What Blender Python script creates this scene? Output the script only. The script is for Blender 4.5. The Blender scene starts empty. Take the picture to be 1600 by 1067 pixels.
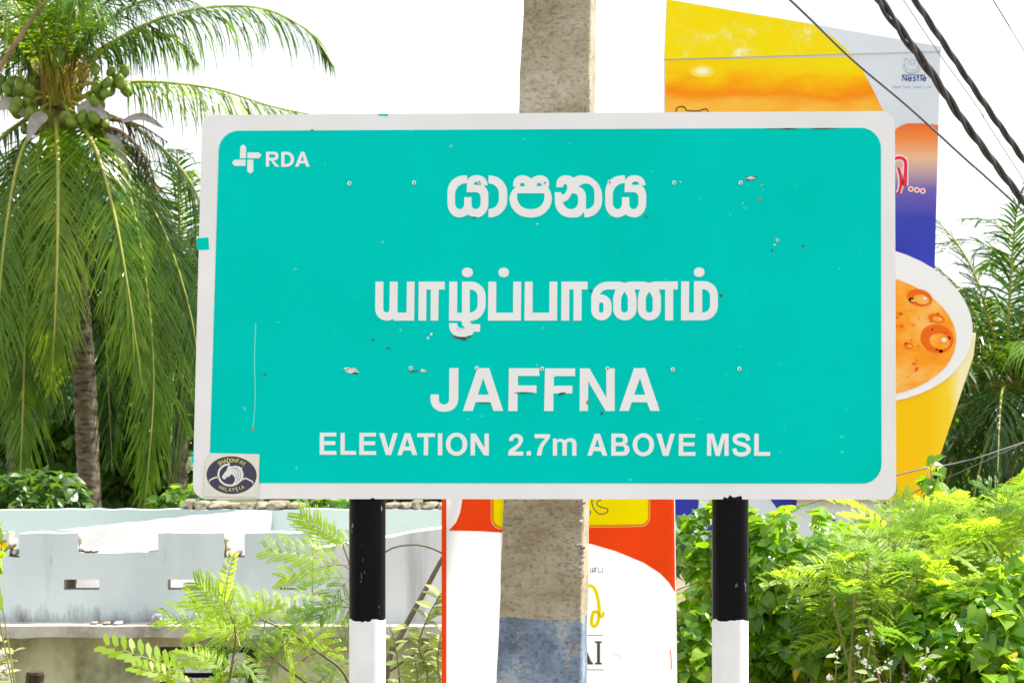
import bpy, math, random
from mathutils import Vector, Matrix, noise, Euler
from mathutils.geometry import tessellate_polygon

# ------------------------------------------------------------------ camera, sky, sun, exposure
SC = bpy.context.scene
COL = SC.collection
LENS, EYE = 85.0, 3.4
F = 1600 * LENS / 36.0            # focal length in photo pixels
D = F / 521.0                     # distance of the sign plane
cam = bpy.data.cameras.new('camera'); co = bpy.data.objects.new('camera', cam); COL.objects.link(co)
cam.lens = LENS; cam.sensor_width = 36; cam.clip_end = 2000; cam.clip_start = 0.05
co.location = (0, 0, EYE); co.rotation_euler = (math.radians(90), 0, 0)
cam.dof.use_dof = True; cam.dof.focus_distance = D + 0.3; cam.dof.aperture_fstop = 18
SC.camera = co

SUN_DIR = Vector((0.60, 0.25, 1.05)).normalized()      # towards the sun
elev = math.asin(SUN_DIR.z); az = math.atan2(SUN_DIR.x, SUN_DIR.y)
w = bpy.data.worlds.new('World'); SC.world = w; w.use_nodes = True
nt = w.node_tree; N = nt.nodes; L = nt.links
sky = N.new('ShaderNodeTexSky'); sky.sky_type = 'NISHITA'; sky.sun_disc = False
sky.sun_elevation = elev; sky.sun_rotation = az
sky.air_density = 1.0; sky.dust_density = 3.0; sky.ozone_density = 1.0
tc = N.new('ShaderNodeTexCoord'); nz = N.new('ShaderNodeTexNoise')
nz.inputs['Scale'].default_value = 2.3; nz.inputs['Detail'].default_value = 8; nz.inputs['Roughness'].default_value = 0.6
L.new(tc.outputs['Generated'], nz.inputs['Vector'])
cr = N.new('ShaderNodeValToRGB'); cr.color_ramp.elements[0].position = 0.18; cr.color_ramp.elements[1].position = 0.5
cr.color_ramp.elements[0].color = (0.55, 0.55, 0.55, 1); cr.color_ramp.elements[1].color = (0.97, 0.97, 0.97, 1)
L.new(nz.outputs['Fac'], cr.inputs['Fac'])
mix = N.new('ShaderNodeMix'); mix.data_type = 'RGBA'
L.new(cr.outputs['Color'], mix.inputs['Factor'])
nz2 = N.new('ShaderNodeTexNoise'); nz2.inputs['Scale'].default_value = 3.4; nz2.inputs['Detail'].default_value = 7
L.new(tc.outputs['Generated'], nz2.inputs['Vector'])
cr2 = N.new('ShaderNodeValToRGB'); cr2.color_ramp.elements[0].position = 0.36; cr2.color_ramp.elements[1].position = 0.60      # thin bright cloud veil, thicker and thinner
cr2.color_ramp.elements[0].color = (2.55, 2.72, 2.98, 1); cr2.color_ramp.elements[1].color = (5.6, 5.7, 5.8, 1)
L.new(nz2.outputs['Fac'], cr2.inputs['Fac'])
L.new(sky.outputs['Color'], mix.inputs['A']); L.new(cr2.outputs['Color'], mix.inputs['B'])
bg = N['Background']; bg.inputs['Strength'].default_value = 0.13
L.new(mix.outputs['Result'], bg.inputs['Color'])
sl = bpy.data.lights.new('sun', 'SUN'); so = bpy.data.objects.new('sun', sl); COL.objects.link(so)
sl.energy = 5.0; sl.angle = math.radians(0.53); sl.color = (1.0, 0.95, 0.86)
so.rotation_euler = SUN_DIR.to_track_quat('Z', 'Y').to_euler(); so.location = (6, 4, 12)
SC.view_settings.view_transform = 'Standard'; SC.view_settings.look = 'None'
SC.view_settings.exposure = 1.39; SC.view_settings.gamma = 1.0
SC.render.engine = 'CYCLES'
SC.cycles.max_bounces = 10; SC.cycles.diffuse_bounces = 6; SC.cycles.transmission_bounces = 8; SC.cycles.transparent_max_bounces = 8
rnd = random.Random(7)

# ------------------------------------------------------------------ helpers
def P(px, py, d):
    return Vector(((px - 800) * d / F, d, EYE + (533.5 - py) * d / F))
def tag(o, label=None, cat=None, group=None, kind=None):
    if label: o['label'] = label
    if cat: o['category'] = cat
    if group: o['group'] = group
    if kind: o['kind'] = kind
    return o
def empty(name, loc, label=None, cat=None, group=None):
    o = bpy.data.objects.new(name, None); COL.objects.link(o); o.location = loc
    o.empty_display_size = 0.2
    return tag(o, label, cat, group)
def link(name, me, mat=None, parent=None):
    if mat and not me.materials: me.materials.append(mat)
    o = bpy.data.objects.new(name, me); COL.objects.link(o)
    if parent is not None: o.parent = parent
    return o
def root_of(o):
    while o.parent is not None: o = o.parent
    return o
class MB:
    def __init__(s): s.v = []; s.f = []; s.m = []
    def add(s, vs, fs, m=0):
        b = len(s.v); s.v.extend(vs)
        for f in fs: s.f.append(tuple(i + b for i in f)); s.m.append(m)
    def box(s, x0, x1, y0, y1, z0, z1, m=0):
        vs = [Vector((x, y, z)) for x in (x0, x1) for y in (y0, y1) for z in (z0, z1)]
        s.add(vs, [(0,1,3,2),(4,6,7,5),(0,4,5,1),(2,3,7,6),(0,2,6,4),(1,5,7,3)], m)
    def tube(s, pts, radii, n=8, cap=True, m=0, ref=None):
        rings = []; prev = None
        for i, p in enumerate(pts):
            a = pts[max(i-1, 0)]; b = pts[min(i+1, len(pts)-1)]
            t = (b - a).normalized()
            if prev is None:
                r = Vector((0, 0, 1)) if abs(t.z) < 0.9 else Vector((1, 0, 0))
                u = t.cross(r).normalized()
            else:
                u = (prev - t * prev.dot(t)).normalized()
            prev = u; v2 = t.cross(u)
            rad = radii[i] if hasattr(radii, '__len__') else radii
            rings.append([p + (u * math.cos(2*math.pi*k/n) + v2 * math.sin(2*math.pi*k/n)) * rad for k in range(n)])
        vs = [q for r in rings for q in r]; fs = []
        for i in range(len(pts) - 1):
            for k in range(n):
                fs.append((i*n+k, i*n+(k+1) % n, (i+1)*n+(k+1) % n, (i+1)*n+k))
        if cap: fs.append(tuple(range(n))[::-1]); fs.append(tuple((len(pts)-1)*n + k for k in range(n)))
        s.add(vs, fs, m)
    def mesh(s, name, mats, origin=Vector((0,0,0)), smooth=False):
        me = bpy.data.meshes.new(name)
        me.from_pydata([tuple(v - origin) for v in s.v], [], s.f)
        for mt in (mats if isinstance(mats, (list, tuple)) else [mats]): me.materials.append(mt)
        if any(s.m): me.polygons.foreach_set('material_index', s.m)
        if smooth: me.polygons.foreach_set('use_smooth', [True]*len(me.polygons))
        me.update(); return me
    def build(s, name, mats, parent=None, origin=None, smooth=False):
        if origin is None: origin = root_of(parent).location.copy() if parent is not None else Vector((0,0,0))
        return link(name, s.mesh(name, mats, origin, smooth), None, parent)
    def thing(s, name, mats, origin, label, cat, group=None, smooth=False):
        o = link(name, s.mesh(name, mats, origin, smooth)); o.location = origin
        return tag(o, label, cat, group)

def catmull(pts, n=8, closed=False):
    pts = [Vector(p) for p in pts]; out = []
    m = len(pts); segs = m if closed else m - 1
    for i in range(segs):
        p0 = pts[(i-1) % m] if closed or i > 0 else pts[0]*2 - pts[1]
        p1 = pts[i]; p2 = pts[(i+1) % m]
        p3 = pts[(i+2) % m] if closed or i + 2 < m else pts[-1]*2 - pts[-2]
        for k in range(n):
            t = k / n
            out.append(0.5*((2*p1) + (p2-p0)*t + (2*p0-5*p1+4*p2-p3)*t*t + (-p0+3*p1-3*p2+p3)*t**3))
    if not closed: out.append(pts[-1])
    return out

# 2D outlines: corners (x, y[, fillet radius]) in photo pixels
def fillet(c, seg=6):
    n = len(c); out = []
    for i in range(n):
        p = Vector(c[i][:2]); r = c[i][2] if len(c[i]) > 2 else 0
        if r <= 0: out.append(p); continue
        a = Vector(c[i-1][:2]) - p; b = Vector(c[(i+1) % n][:2]) - p
        la, lb = a.length, b.length; a /= la; b /= lb
        ra = c[i-1][2] if len(c[i-1]) > 2 else 0
        rb = c[(i+1) % n][2] if len(c[(i+1) % n]) > 2 else 0
        ta = min(r, la * r / (r + ra) if ra else la * 0.98)
        tb = min(r, lb * r / (r + rb) if rb else lb * 0.98)
        A = p + a * ta; B = p + b * tb
        for k in range(seg + 1):
            t = k / seg; wk = 0.7071
            w0, w1, w2 = (1-t)**2, 2*t*(1-t)*wk, t*t
            out.append((A*w0 + p*w1 + B*w2) / (w0 + w1 + w2))
    return out
def ribbon(pts, width, n=6, closed=False, smooth=True):
    c = catmull(pts, n, closed) if smooth else [Vector(p) for p in pts]
    l, r = [], []
    m = len(c)
    for i in range(m):
        if closed: a, b = c[i-1], c[(i+1) % m]
        else: a, b = c[max(i-1, 0)], c[min(i+1, m-1)]
        t = (b - a); t = t.normalized() if t.length > 0 else Vector((1, 0))
        nn = Vector((-t.y, t.x)); sc = 1.0
        if not smooth and 0 < i < m-1:
            t1 = (c[i]-c[i-1]).normalized(); sc = 1/max(0.5, abs(t1.dot(t)))
        l.append(c[i] + nn*width*0.5*sc); r.append(c[i] - nn*width*0.5*sc)
    return l, r
class Flat:
    """printed or cut shapes lying on an upright plane at depth d (facing the camera side)"""
    def __init__(s, d, thick, lift): s.d = d; s.t = thick; s.lift = lift; s.mb = MB()
    def q(s, p, back): return P(p.x, p.y, s.d) + Vector((0, -s.lift - (0 if back else s.t), 0))
    def poly(s, contours, m=0, raw=False):
        cs = contours if raw else [fillet(c) for c in contours]
        tri = tessellate_polygon([[Vector((p.x, -p.y, 0)) for p in c] for c in cs])
        flat = [p for c in cs for p in c]; n = len(flat)
        vs = [s.q(p, False) for p in flat] + [s.q(p, True) for p in flat]
        fs = []
        for t in tri:
            a, b, c = (flat[i] for i in t)
            cw = (b.x-a.x)*(c.y-a.y) - (b.y-a.y)*(c.x-a.x)
            f = tuple(t) if cw < 0 else tuple(t)[::-1]      # image y is down: face the camera
            fs.append(f); fs.append(tuple(i + n for i in f[::-1]))
        b0 = 0
        for c in cs:
            k = len(c)
            for i in range(k):
                j = (i+1) % k
                fs.append((b0+i, b0+j, b0+j+n, b0+i+n))
            b0 += k
        s.mb.add(vs, fs, m)
    def stroke(s, pts, width, n=6, closed=False, smooth=True, m=0):
        l, r = ribbon(pts, width, n, closed, smooth)
        if closed:
            k = len(l); a = lambda c: sum(c[i-1].x*c[i].y - c[i].x*c[i-1].y for i in range(k))
            o, h = (l, r) if abs(a(l)) > abs(a(r)) else (r, l)
            s.poly([o, h], m, raw=True)
        else:
            k = len(l); vs = []; fs = []
            for i in range(k):
                vs += [s.q(l[i], False), s.q(r[i], False), s.q(l[i], True), s.q(r[i], True)]
            for i in range(k-1):
                a = i*4; b = a+4
                fs += [(a, b, b+1, a+1), (a+2, a+3, b+3, b+2), (a, a+2, b+2, b), (a+1, b+1, b+3, a+3)]
            fs += [(0, 1, 3, 2), (4*k-4, 4*k-2, 4*k-1, 4*k-3)]
            s.mb.add(vs, fs, m)
    def ellipse(s, cx, cy, rx, ry, rot=0, n=28, m=0, jit=0, rr=None):
        c, sn = math.cos(rot), math.sin(rot)
        pts = []
        for k in range(n):
            a = 2*math.pi*k/n; j = 1 + (rr.uniform(-jit, jit) if rr else 0)
            x, y = rx*j*math.cos(a), ry*j*math.sin(a); pts.append(Vector((cx + x*c - y*sn, cy + x*sn + y*c)))
        s.poly([pts], m, raw=True)
    def build(s, name, mats, parent): return s.mb.build(name, mats, parent)
def xf(c, sc, ox, oy): return [[(p[0]*sc+ox, p[1]*sc+oy) + ((p[2]*sc,) if len(p) > 2 else ()) for p in q] for q in c]

# ------------------------------------------------------------------ materials
def mat(name, color, rough=0.6, spec=0.5, metal=0.0):
    m = bpy.data.materials.new(name); m.use_nodes = True
    b = m.node_tree.nodes['Principled BSDF']
    b.inputs['Base Color'].default_value = (*color, 1); b.inputs['Roughness'].default_value = rough
    b.inputs['Specular IOR Level'].default_value = spec; b.inputs['Metallic'].default_value = metal
    return m
def nodes(m): return m.node_tree.nodes, m.node_tree.links, m.node_tree.nodes['Principled BSDF']
def noise_node(m, scale, detail=6, rough=0.55, coord='Object', stretch=None):
    n, l, b = nodes(m)
    t = n.new('ShaderNodeTexCoord'); z = n.new('ShaderNodeTexNoise')
    z.inputs['Scale'].default_value = scale; z.inputs['Detail'].default_value = detail; z.inputs['Roughness'].default_value = rough
    if stretch:
        mp = n.new('ShaderNodeMapping'); mp.inputs['Scale'].default_value = stretch
        l.new(t.outputs[coord], mp.inputs['Vector']); l.new(mp.outputs['Vector'], z.inputs['Vector'])
    else: l.new(t.outputs[coord], z.inputs['Vector'])
    return z
def ramp(m, src, stops):
    n, l, b = nodes(m)
    r = n.new('ShaderNodeValToRGB'); e = r.color_ramp.elements
    while len(e) < len(stops): e.new(0.5)
    for i, (p, c) in enumerate(stops):
        e[i].position = p; e[i].color = (*c, 1) if len(c) == 3 else c
    l.new(src, r.inputs['Fac']); return r
def mixc(m, fac, a, bcol, mode='MIX'):
    n, l, b = nodes(m)
    x = n.new('ShaderNodeMix'); x.data_type = 'RGBA'; x.blend_type = mode
    for s, k in ((fac, 'Factor'), (a, 'A'), (bcol, 'B')):
        if hasattr(s, 'links') or hasattr(s, 'is_linked'): l.new(s, x.inputs[k])
        elif k == 'Factor': x.inputs[k].default_value = s
        else: x.inputs[k].default_value = (*s, 1)
    return x.outputs['Result']
def bump(m, src, strength, dist=0.01):
    n, l, b = nodes(m)
    x = n.new('ShaderNodeBump'); x.inputs['Strength'].default_value = strength; x.inputs['Distance'].default_value = dist
    l.new(src, x.inputs['Height']); l.new(x.outputs['Normal'], b.inputs['Normal'])
def mottled(name, stops, scale, rough=0.7, spec=0.3, bs=0.0, bscale=None, stretch=None, coord='Object'):
    m = mat(name, (0.5,)*3, rough, spec); n, l, b = nodes(m)
    z = noise_node(m, scale, 8, 0.6, coord, stretch); r = ramp(m, z.outputs['Fac'], stops)
    l.new(r.outputs['Color'], b.inputs['Base Color'])
    if bs:
        z2 = noise_node(m, bscale or scale*4, 6); bump(m, z2.outputs['Fac'], bs)
    return m
def leafmat(name, lo, hi, trans, tw=0.45, rough=0.4, spec=0.4, scale=1.5, tip=None):
    """leaf: diffuse/gloss plus light coming through the blade"""
    m = mat(name, lo, rough, spec); n, l, b = nodes(m)
    z = noise_node(m, scale, 3); oi = n.new('ShaderNodeObjectInfo')
    ad = n.new('ShaderNodeMath'); ad.operation = 'MULTIPLY_ADD'; ad.inputs[1].default_value = 0.5; ad.inputs[2].default_value = -0.25
    l.new(oi.outputs['Random'], ad.inputs[0])
    a2 = n.new('ShaderNodeMath'); a2.operation = 'ADD'; l.new(z.outputs['Fac'], a2.inputs[0]); l.new(ad.outputs[0], a2.inputs[1])
    r = ramp(m, a2.outputs[0], [(0.3, lo), (0.7, hi)])
    col = r.outputs['Color']
    if tip:                                           # browned, wind-torn patches
        zt = noise_node(m, tip[0], 5, 0.7); rt = ramp(m, zt.outputs['Fac'], [(tip[1], (0, 0, 0)), (tip[1]+0.06, (1, 1, 1))]); col = mixc(m, rt.outputs['Color'], col, tip[2])
    l.new(col, b.inputs['Base Color'])
    tr = n.new('ShaderNodeBsdfTranslucent')
    c = mixc(m, 0.55, col, trans); l.new(c, tr.inputs['Color'])
    ms = n.new('ShaderNodeMixShader'); ms.inputs[0].default_value = tw
    out = n['Material Output']; l.new(b.outputs[0], ms.inputs[1]); l.new(tr.outputs[0], ms.inputs[2]); l.new(ms.outputs[0], out.inputs[0])
    return m
def sheetmat(name, col, tw=0.35, rough=0.45):
    """thin printed vinyl that lets some light through"""
    m = mat(name, col, rough, 0.06); n, l, b = nodes(m)
    z = noise_node(m, 6, 5); c = mixc(m, 1.0, ramp(m, z.outputs['Fac'], [(0.3, tuple(x*0.93 for x in col)), (0.7, col)]).outputs['Color'], (1,1,1), 'MULTIPLY')
    l.new(c, b.inputs['Base Color'])
    tr = n.new('ShaderNodeBsdfTranslucent'); l.new(c, tr.inputs['Color'])
    ms = n.new('ShaderNodeMixShader'); ms.inputs[0].default_value = tw
    l.new(b.outputs[0], ms.inputs[1]); l.new(tr.outputs[0], ms.inputs[2]); l.new(ms.outputs[0], n['Material Output'].inputs[0])
    return m
WHITE = mottled('sign_white', [(0.25, (0.74, 0.73, 0.72)), (0.6, (0.82, 0.81, 0.81))], 3.0, 0.5, 0.1)
LETTER = mottled('letter_white', [(0.25, (0.77, 0.76, 0.755)), (0.6, (0.82, 0.81, 0.81))], 5.0, 0.5, 0.1)
TEAL = mottled('sign_teal', [(0.3, (0.0, 0.53, 0.45)), (0.7, (0.0, 0.60, 0.525))], 1.6, 0.5, 0.012)
n_, l_, b_ = nodes(TEAL)
# faint long vertical scuffs in the reflective film
z_ = noise_node(TEAL, 3.0, 6, 0.7, 'Object', (9, 1, 0.35)); r_ = ramp(TEAL, z_.outputs['Fac'], [(0.66, (0, 0, 0)), (0.80, (0.5, 0.5, 0.5))])
c_ = mixc(TEAL, r_.outputs['Color'], b_.inputs['Base Color'].links[0].from_socket, (0.05, 0.66, 0.58)); l_.new(c_, b_.inputs['Base Color'])
z_ = noise_node(TEAL, 38, 2, 0.5); r_ = ramp(TEAL, z_.outputs['Fac'], [(0.735, (0, 0, 0)), (0.78, (0.4, 0.4, 0.4))])
c_ = mixc(TEAL, r_.outputs['Color'], c_, (0.25, 0.72, 0.66)); l_.new(c_, b_.inputs['Base Color'])
STEEL = mat('galvanised_steel', (0.42, 0.43, 0.44), 0.45, 0.5, 0.8)
DARKDOT = mat('rivet_hole', (0.05, 0.045, 0.04), 0.7)
CHIPD = mottled('chip_dark', [(0.35, (0.03, 0.05, 0.04)), (0.7, (0.12, 0.2, 0.17))], 60, 0.8)
CHIPW = mottled('chip_pale', [(0.35, (0.35, 0.42, 0.38)), (0.6, (0.8, 0.8, 0.78))], 50, 0.7)
RUST = mottled('chip_rust', [(0.35, (0.25, 0.08, 0.02)), (0.7, (0.5, 0.3, 0.15))], 80, 0.8)
# sign post paint: black over white, ragged border at ZB
ZB = P(0, 971, D).z
POST = mat('post_paint', (0.5,)*3, 0.25, 0.09); n_, l_, b_ = nodes(POST)
g_ = n_.new('ShaderNodeNewGeometry'); sp_ = n_.new('ShaderNodeSeparateXYZ'); l_.new(g_.outputs['Position'], sp_.inputs[0])
zz = noise_node(POST, 30, 4); ma = n_.new('ShaderNodeMath'); ma.operation = 'MULTIPLY_ADD'; ma.inputs[1].default_value = 0.028; l_.new(zz.outputs['Fac'], ma.inputs[0]); l_.new(sp_.outputs['Z'], ma.inputs[2])
gt = n_.new('ShaderNodeMath'); gt.operation = 'GREATER_THAN'; gt.inputs[1].default_value = ZB + 0.014; l_.new(ma.outputs[0], gt.inputs[0])
zs = noise_node(POST, 14, 6, 0.65, 'Object', (3.2, 3.2, 1.0)); rs = ramp(POST, zs.outputs['Fac'], [(0.665, (0, 0, 0)), (0.70, (0.8, 0.8, 0.8))])
blk = mixc(POST, rs.outputs['Color'], (0.004, 0.0045, 0.006), (0.28, 0.29, 0.30))
zw = noise_node(POST, 9, 6, 0.65, 'Object', (1, 1, 0.4)); rw = ramp(POST, zw.outputs['Fac'], [(0.3, (0.70, 0.69, 0.69)), (0.6, (0.82, 0.81, 0.82))])
l_.new(mixc(POST, gt.outputs[0], rw.outputs['Color'], blk), b_.inputs['Base Color'])
bump(POST, noise_node(POST, 25, 5).outputs['Fac'], 0.12, 0.004)
# concrete pole, blue paint round its lower part
CONC = mat('pole_concrete', (0.3,)*3, 0.9, 0.2); n_, l_, b_ = nodes(CONC)
g_ = n_.new('ShaderNodeNewGeometry'); sp_ = n_.new('ShaderNodeSeparateXYZ'); l_.new(g_.outputs['Position'], sp_.inputs[0])
za = noise_node(CONC, 5, 10, 0.65, 'Object', (0.8, 0.8, 1.5)); ra = ramp(CONC, za.outputs['Fac'], [(0.34, (0.26, 0.215, 0.145)), (0.45, (0.36, 0.305, 0.215)), (0.55, (0.43, 0.375, 0.28)), (0.67, (0.52, 0.47, 0.38))])
zb_ = noise_node(CONC, 60, 6, 0.7, 'Object', (1, 1, 1.6)); rb = ramp(CONC, zb_.outputs['Fac'], [(0.34, (0.42, 0.40, 0.37)), (0.5, (1, 1, 1)), (0.7, (1.08, 1.06, 1.02))])
cc = mixc(CONC, 0.85, ra.outputs['Color'], rb.outputs['Color'], 'MULTIPLY')
zc = noise_node(CONC, 7, 8, 0.65); rc = ramp(CONC, zc.outputs['Fac'], [(0.36, (0.10, 0.125, 0.17)), (0.48, (0.18, 0.225, 0.31)), (0.56, (0.21, 0.28, 0.40)), (0.66, (0.38, 0.42, 0.46))])
rb2 = mixc(CONC, 0.8, rc.outputs['Color'], rb.outputs['Color'], 'MULTIPLY')
zz = noise_node(CONC, 14, 5); ma = n_.new('ShaderNodeMath'); ma.operation = 'MULTIPLY_ADD'; ma.inputs[1].default_value = 0.05; l_.new(zz.outputs['Fac'], ma.inputs[0]); l_.new(sp_.outputs['Z'], ma.inputs[2])
ZBL = P(0, 975, 7.9).z
gt = n_.new('ShaderNodeMath'); gt.operation = 'LESS_THAN'; gt.inputs[1].default_value = ZBL + 0.025; l_.new(ma.outputs[0], gt.inputs[0])
zp = noise_node(CONC, 11, 7, 0.7); rp = ramp(CONC, zp.outputs['Fac'], [(0.30, (0, 0, 0)), (0.40, (1, 1, 1))])
mm = n_.new('ShaderNodeMath'); mm.operation = 'MULTIPLY'; l_.new(gt.outputs[0], mm.inputs[0]); l_.new(rp.outputs['Color'], mm.inputs[1])
l_.new(mixc(CONC, mm.outputs[0], cc, rb2), b_.inputs['Base Color'])
bump(CONC, noise_node(CONC, 70, 8, 0.7).outputs['Fac'], 0.7, 0.012)
PEBBLE = mottled('pole_pebbles', [(0.3, (0.12, 0.10, 0.07)), (0.7, (0.5, 0.46, 0.4))], 40, 0.9)

# ------------------------------------------------------------------ the setting: ground, road
def ground():
    m = mottled('earth_and_grass', [(0.36, (0.05, 0.07, 0.02)), (0.47, (0.13, 0.115, 0.075)), (0.68, (0.22, 0.18, 0.125))], 0.6, 0.95, 0.1, 0.4, 8)
    mb = MB(); xs = [-900, -200, -60, -30] + [x*2.5 for x in range(-8, 9)] + [30, 60, 200, 900]
    ys = [-900, -100, -20, -6, -1, 3, 6, 9, 10, 11, 12, 13, 14, 15, 17, 20, 25, 30, 40, 60, 100, 250, 900]
    def z(y): t = min(1, max(0, (y-9)/5.0)); return -1.0*(t*t*(3-2*t))
    vs = [Vector((x, y, z(y) + (0.05*noise.noise((x*0.3, y*0.3, 0)) if 9 < y < 100 and abs(x) < 60 else 0))) for y in ys for x in xs]
    nx = len(xs); fs = [(j*nx+i, j*nx+i+1, (j+1)*nx+i+1, (j+1)*nx+i) for j in range(len(ys)-1) for i in range(nx-1)]
    mb.add(vs, fs); o = mb.build('ground', m, smooth=True); o['kind'] = 'structure'
    a = mottled('asphalt', [(0.3, (0.04, 0.04, 0.042)), (0.7, (0.07, 0.07, 0.07))], 30, 0.9, 0.2, 0.4, 200)
    r = MB(); r.box(-300, 300, -6.5, 3.6, -0.2, 0.02); o = r.build('road', a); o['kind'] = 'structure'
ground()
GZ = -1.0                                   # ground level behind the embankment

# ------------------------------------------------------------------ road sign
def road_sign():
    base = Vector((P(855, 0, D).x, D, 0.0))
    R = empty('road_sign', base, 'large teal town sign with white border reading JAFFNA on two striped posts', 'road sign')
    f = Flat(D, 0.004, 0.0); f.poly([[(316,180,18),(1398,174,22),(1400,780,18),(301,779,22)]]); panel = f.build('panel', WHITE, R)
    f = Flat(D, 0.0012, 0.0042); f.poly([[(343,205,30),(1376,200,32),(1377,755,30),(327,754,26)]]); face = f.build('face_sheet', TEAL, R)
    face['label'] = 'teal reflective sheet with rounded corners'
    LF = 0.0056
    def letter(contours, name='letter'):
        g = Flat(D, 0.0011, LF); g.poly(contours); return g.build(name, LETTER, face)
    # Sinhala line
    S = (0.21875, 680, 250)
    ya = [[(228,113),(88,113,115),(88,412,100),(205,412,40),(233,390),(262,412,40),(380,412,100),(380,205,50),(345,184),(374,184),(374,112,68),(244,112,40),(231,150)],
          [(228,168),(142,168,80),(142,353,45),(207,353,40),(207,268),(260,268),(260,353,35),(325,353,45),(325,232,35),(225,232)],
          [(278,180),(278,157,18),(328,157,18),(328,181)]]
    letter(xf(ya, *S))
    letter(xf([[(381,113),(515,113,125),(515,412,125),(381,412),(381,352),(455,352,70),(455,170,70),(381,170)]], *S))
    letter(xf([[(557,193),(557,112,60),(670,112,50),(686,138),(702,112,50),(815,112,60),(813,190),(805,197),(833,240,40),(833,412,140),(530,412,140),(530,240,40),(578,193)],
               [(585,240,8),(780,240,8),(780,353,85),(585,353,85)], [(605,190),(605,165,22),(640,165,22),(640,190)], [(725,190),(725,165,20),(760,165,20),(760,190)]], *S))
    letter(xf([[(865,197),(865,112,62),(978,112,45),(986,132),(1005,112,45),(1192,112,150),(1192,412,120),(1066,412),(1062,370),(1035,412,30),(858,412,105),(853,232),(898,232),(905,249,6),(926,247,12),(944,205),(940,176,8),(917,176,8),(912,197)],
               [(912,302),(940,298,25),(978,240),(1021,240,35),(1021,353,50),(925,353,45)],
               [(1020,193),(1055,170,25),(1137,170,65),(1137,353,60),(1076,353),(1076,200,60)]], *S))
    letter(xf([[(p[0]+1126,) + tuple(p[1:]) for p in c] for c in ya], *S))
    # Tamil line
    T = (0.18125, 570, 410); T2 = (0.18125, 850, 410)
    def dot(x0, x1, y0, y1, t): letter(xf([[(x0,y0,40),(x1,y0,40),(x1,y1,40),(x0,y1,40)]], *t), 'letter_dot')
    letter(xf([[(93,167),(162,167),(160,432,30),(213,432,28),(216,167),(285,167),(282,433),(360,433),(364,167),(430,167),(426,502),(247,502),(245,486),(215,502,20),(90,502,100)]], *T))
    letter(xf([[(466,167),(690,167),(690,235),(638,235),(634,502),(568,502),(570,235),(532,235),(530,502),(463,502)]], *T))
    letter(xf([[(730,167),(798,167),(796,435),(838,435),(838,167),(1042,167,125),(1042,503,140),(908,506),(918,533,12),(995,533),(993,597),(940,597,10),(920,641,45),(728,641,95),(728,524),(797,524),(797,570,38),(868,566),(838,545,25),(836,506),(726,502)],
               [(905,235),(973,235,60),(973,432,70),(905,434)]], *T)); dot(838, 932, 47, 128, T)
    letter(xf([[(1066,167),(1134,167),(1132,434),(1278,434),(1280,167),(1348,167),(1345,502),(1062,502)]], *T)); dot(1152, 1243, 47, 128, T)
    letter(xf([[(1380,167),(1447,167),(1446,434),(1590,434),(1592,167),(1660,167),(1657,502),(1376,502)]], *T))
    letter(xf([[(150,167),(375,167),(375,234),(324,234),(323,502),(253,502),(255,234),(218,234),(217,502),(148,502)]], *T2))
    letter(xf([[(407,167,140),(650,167),(695,178),(735,167),(865,167),(905,178),(945,167),(1152,165),(1152,234),(1113,234),(1112,500),(1043,500),(1043,234),(990,234),(1007,295,30),(1007,500,98),(808,500,98),(808,295,30),(826,234),(778,234),(797,295,30),(797,500,98),(596,500,98),(596,295,30),(617,234),(520,234,30),(478,276),(582,276,95),(582,500,87),(407,500,87)],
               [(474,346,18),(512,346,18),(512,434,18),(474,434,18)], [(694,252),(722,300,20),(722,433,28),(664,433,28),(664,300,20)], [(906,252),(936,300,20),(936,433,28),(876,433,28),(876,300,20)]], *T2))
    letter(xf([[(1182,165),(1250,165),(1248,432),(1291,432),(1291,163),(1497,163,120),(1497,500,125),(1180,500)], [(1362,232),(1430,232,60),(1430,432,60),(1362,432)]], *T2)); dot(1290, 1382, 45, 126, T2)
    # JAFFNA
    J = (0.25, 650, 560)
    for c in ([[(209,60),(266,60),(264,332,78),(90,332,78),(91,225),(143,225),(143,286,28),(207,286,28)]],
              [[(384,60),(458,60),(545,327),(485,327),(466,273),(372,273),(355,327),(293,327)], [(420,122),(455,226),(387,226)]],
              [[(581,61),(771,61),(771,109),(637,109),(637,168),(753,168),(753,216),(635,216),(634,328),(577,328)]],
              [[(806,62),(994,62),(994,110),(861,110),(861,170),(977,170),(977,218),(859,218),(858,328),(801,328)]],
              [[(1024,62),(1084,62),(1189,245),(1189,62),(1241,62),(1241,328),(1185,328),(1076,143),(1074,328),(1022,328)]],
              [[(1362,60),(1432,60),(1523,327),(1464,327),(1443,273),(1347,273),(1330,327),(1270,327)], [(1399,122),(1432,226),(1363,226)]]):
        letter(xf(c, *J))
    # ELEVATION 2.7m ABOVE MSL
    E = (0.2375, 480, 660); E2 = (0.2375, 850, 660)
    e = [(84,66),(192,66),(192,90),(112,90),(112,122),(186,122),(186,147),(112,147),(112,186),(193,186),(193,211),(83,211)]
    O = lambda x0, x1, y0, y1: [[(x0,y0,72),(x1,y0,72),(x1,y1,72),(x0,y1,72)], [(x0+30,y0+26,42),(x1-31,y0+26,42),(x1-31,y1-26,42),(x0+30,y1-26,42)]]
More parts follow.
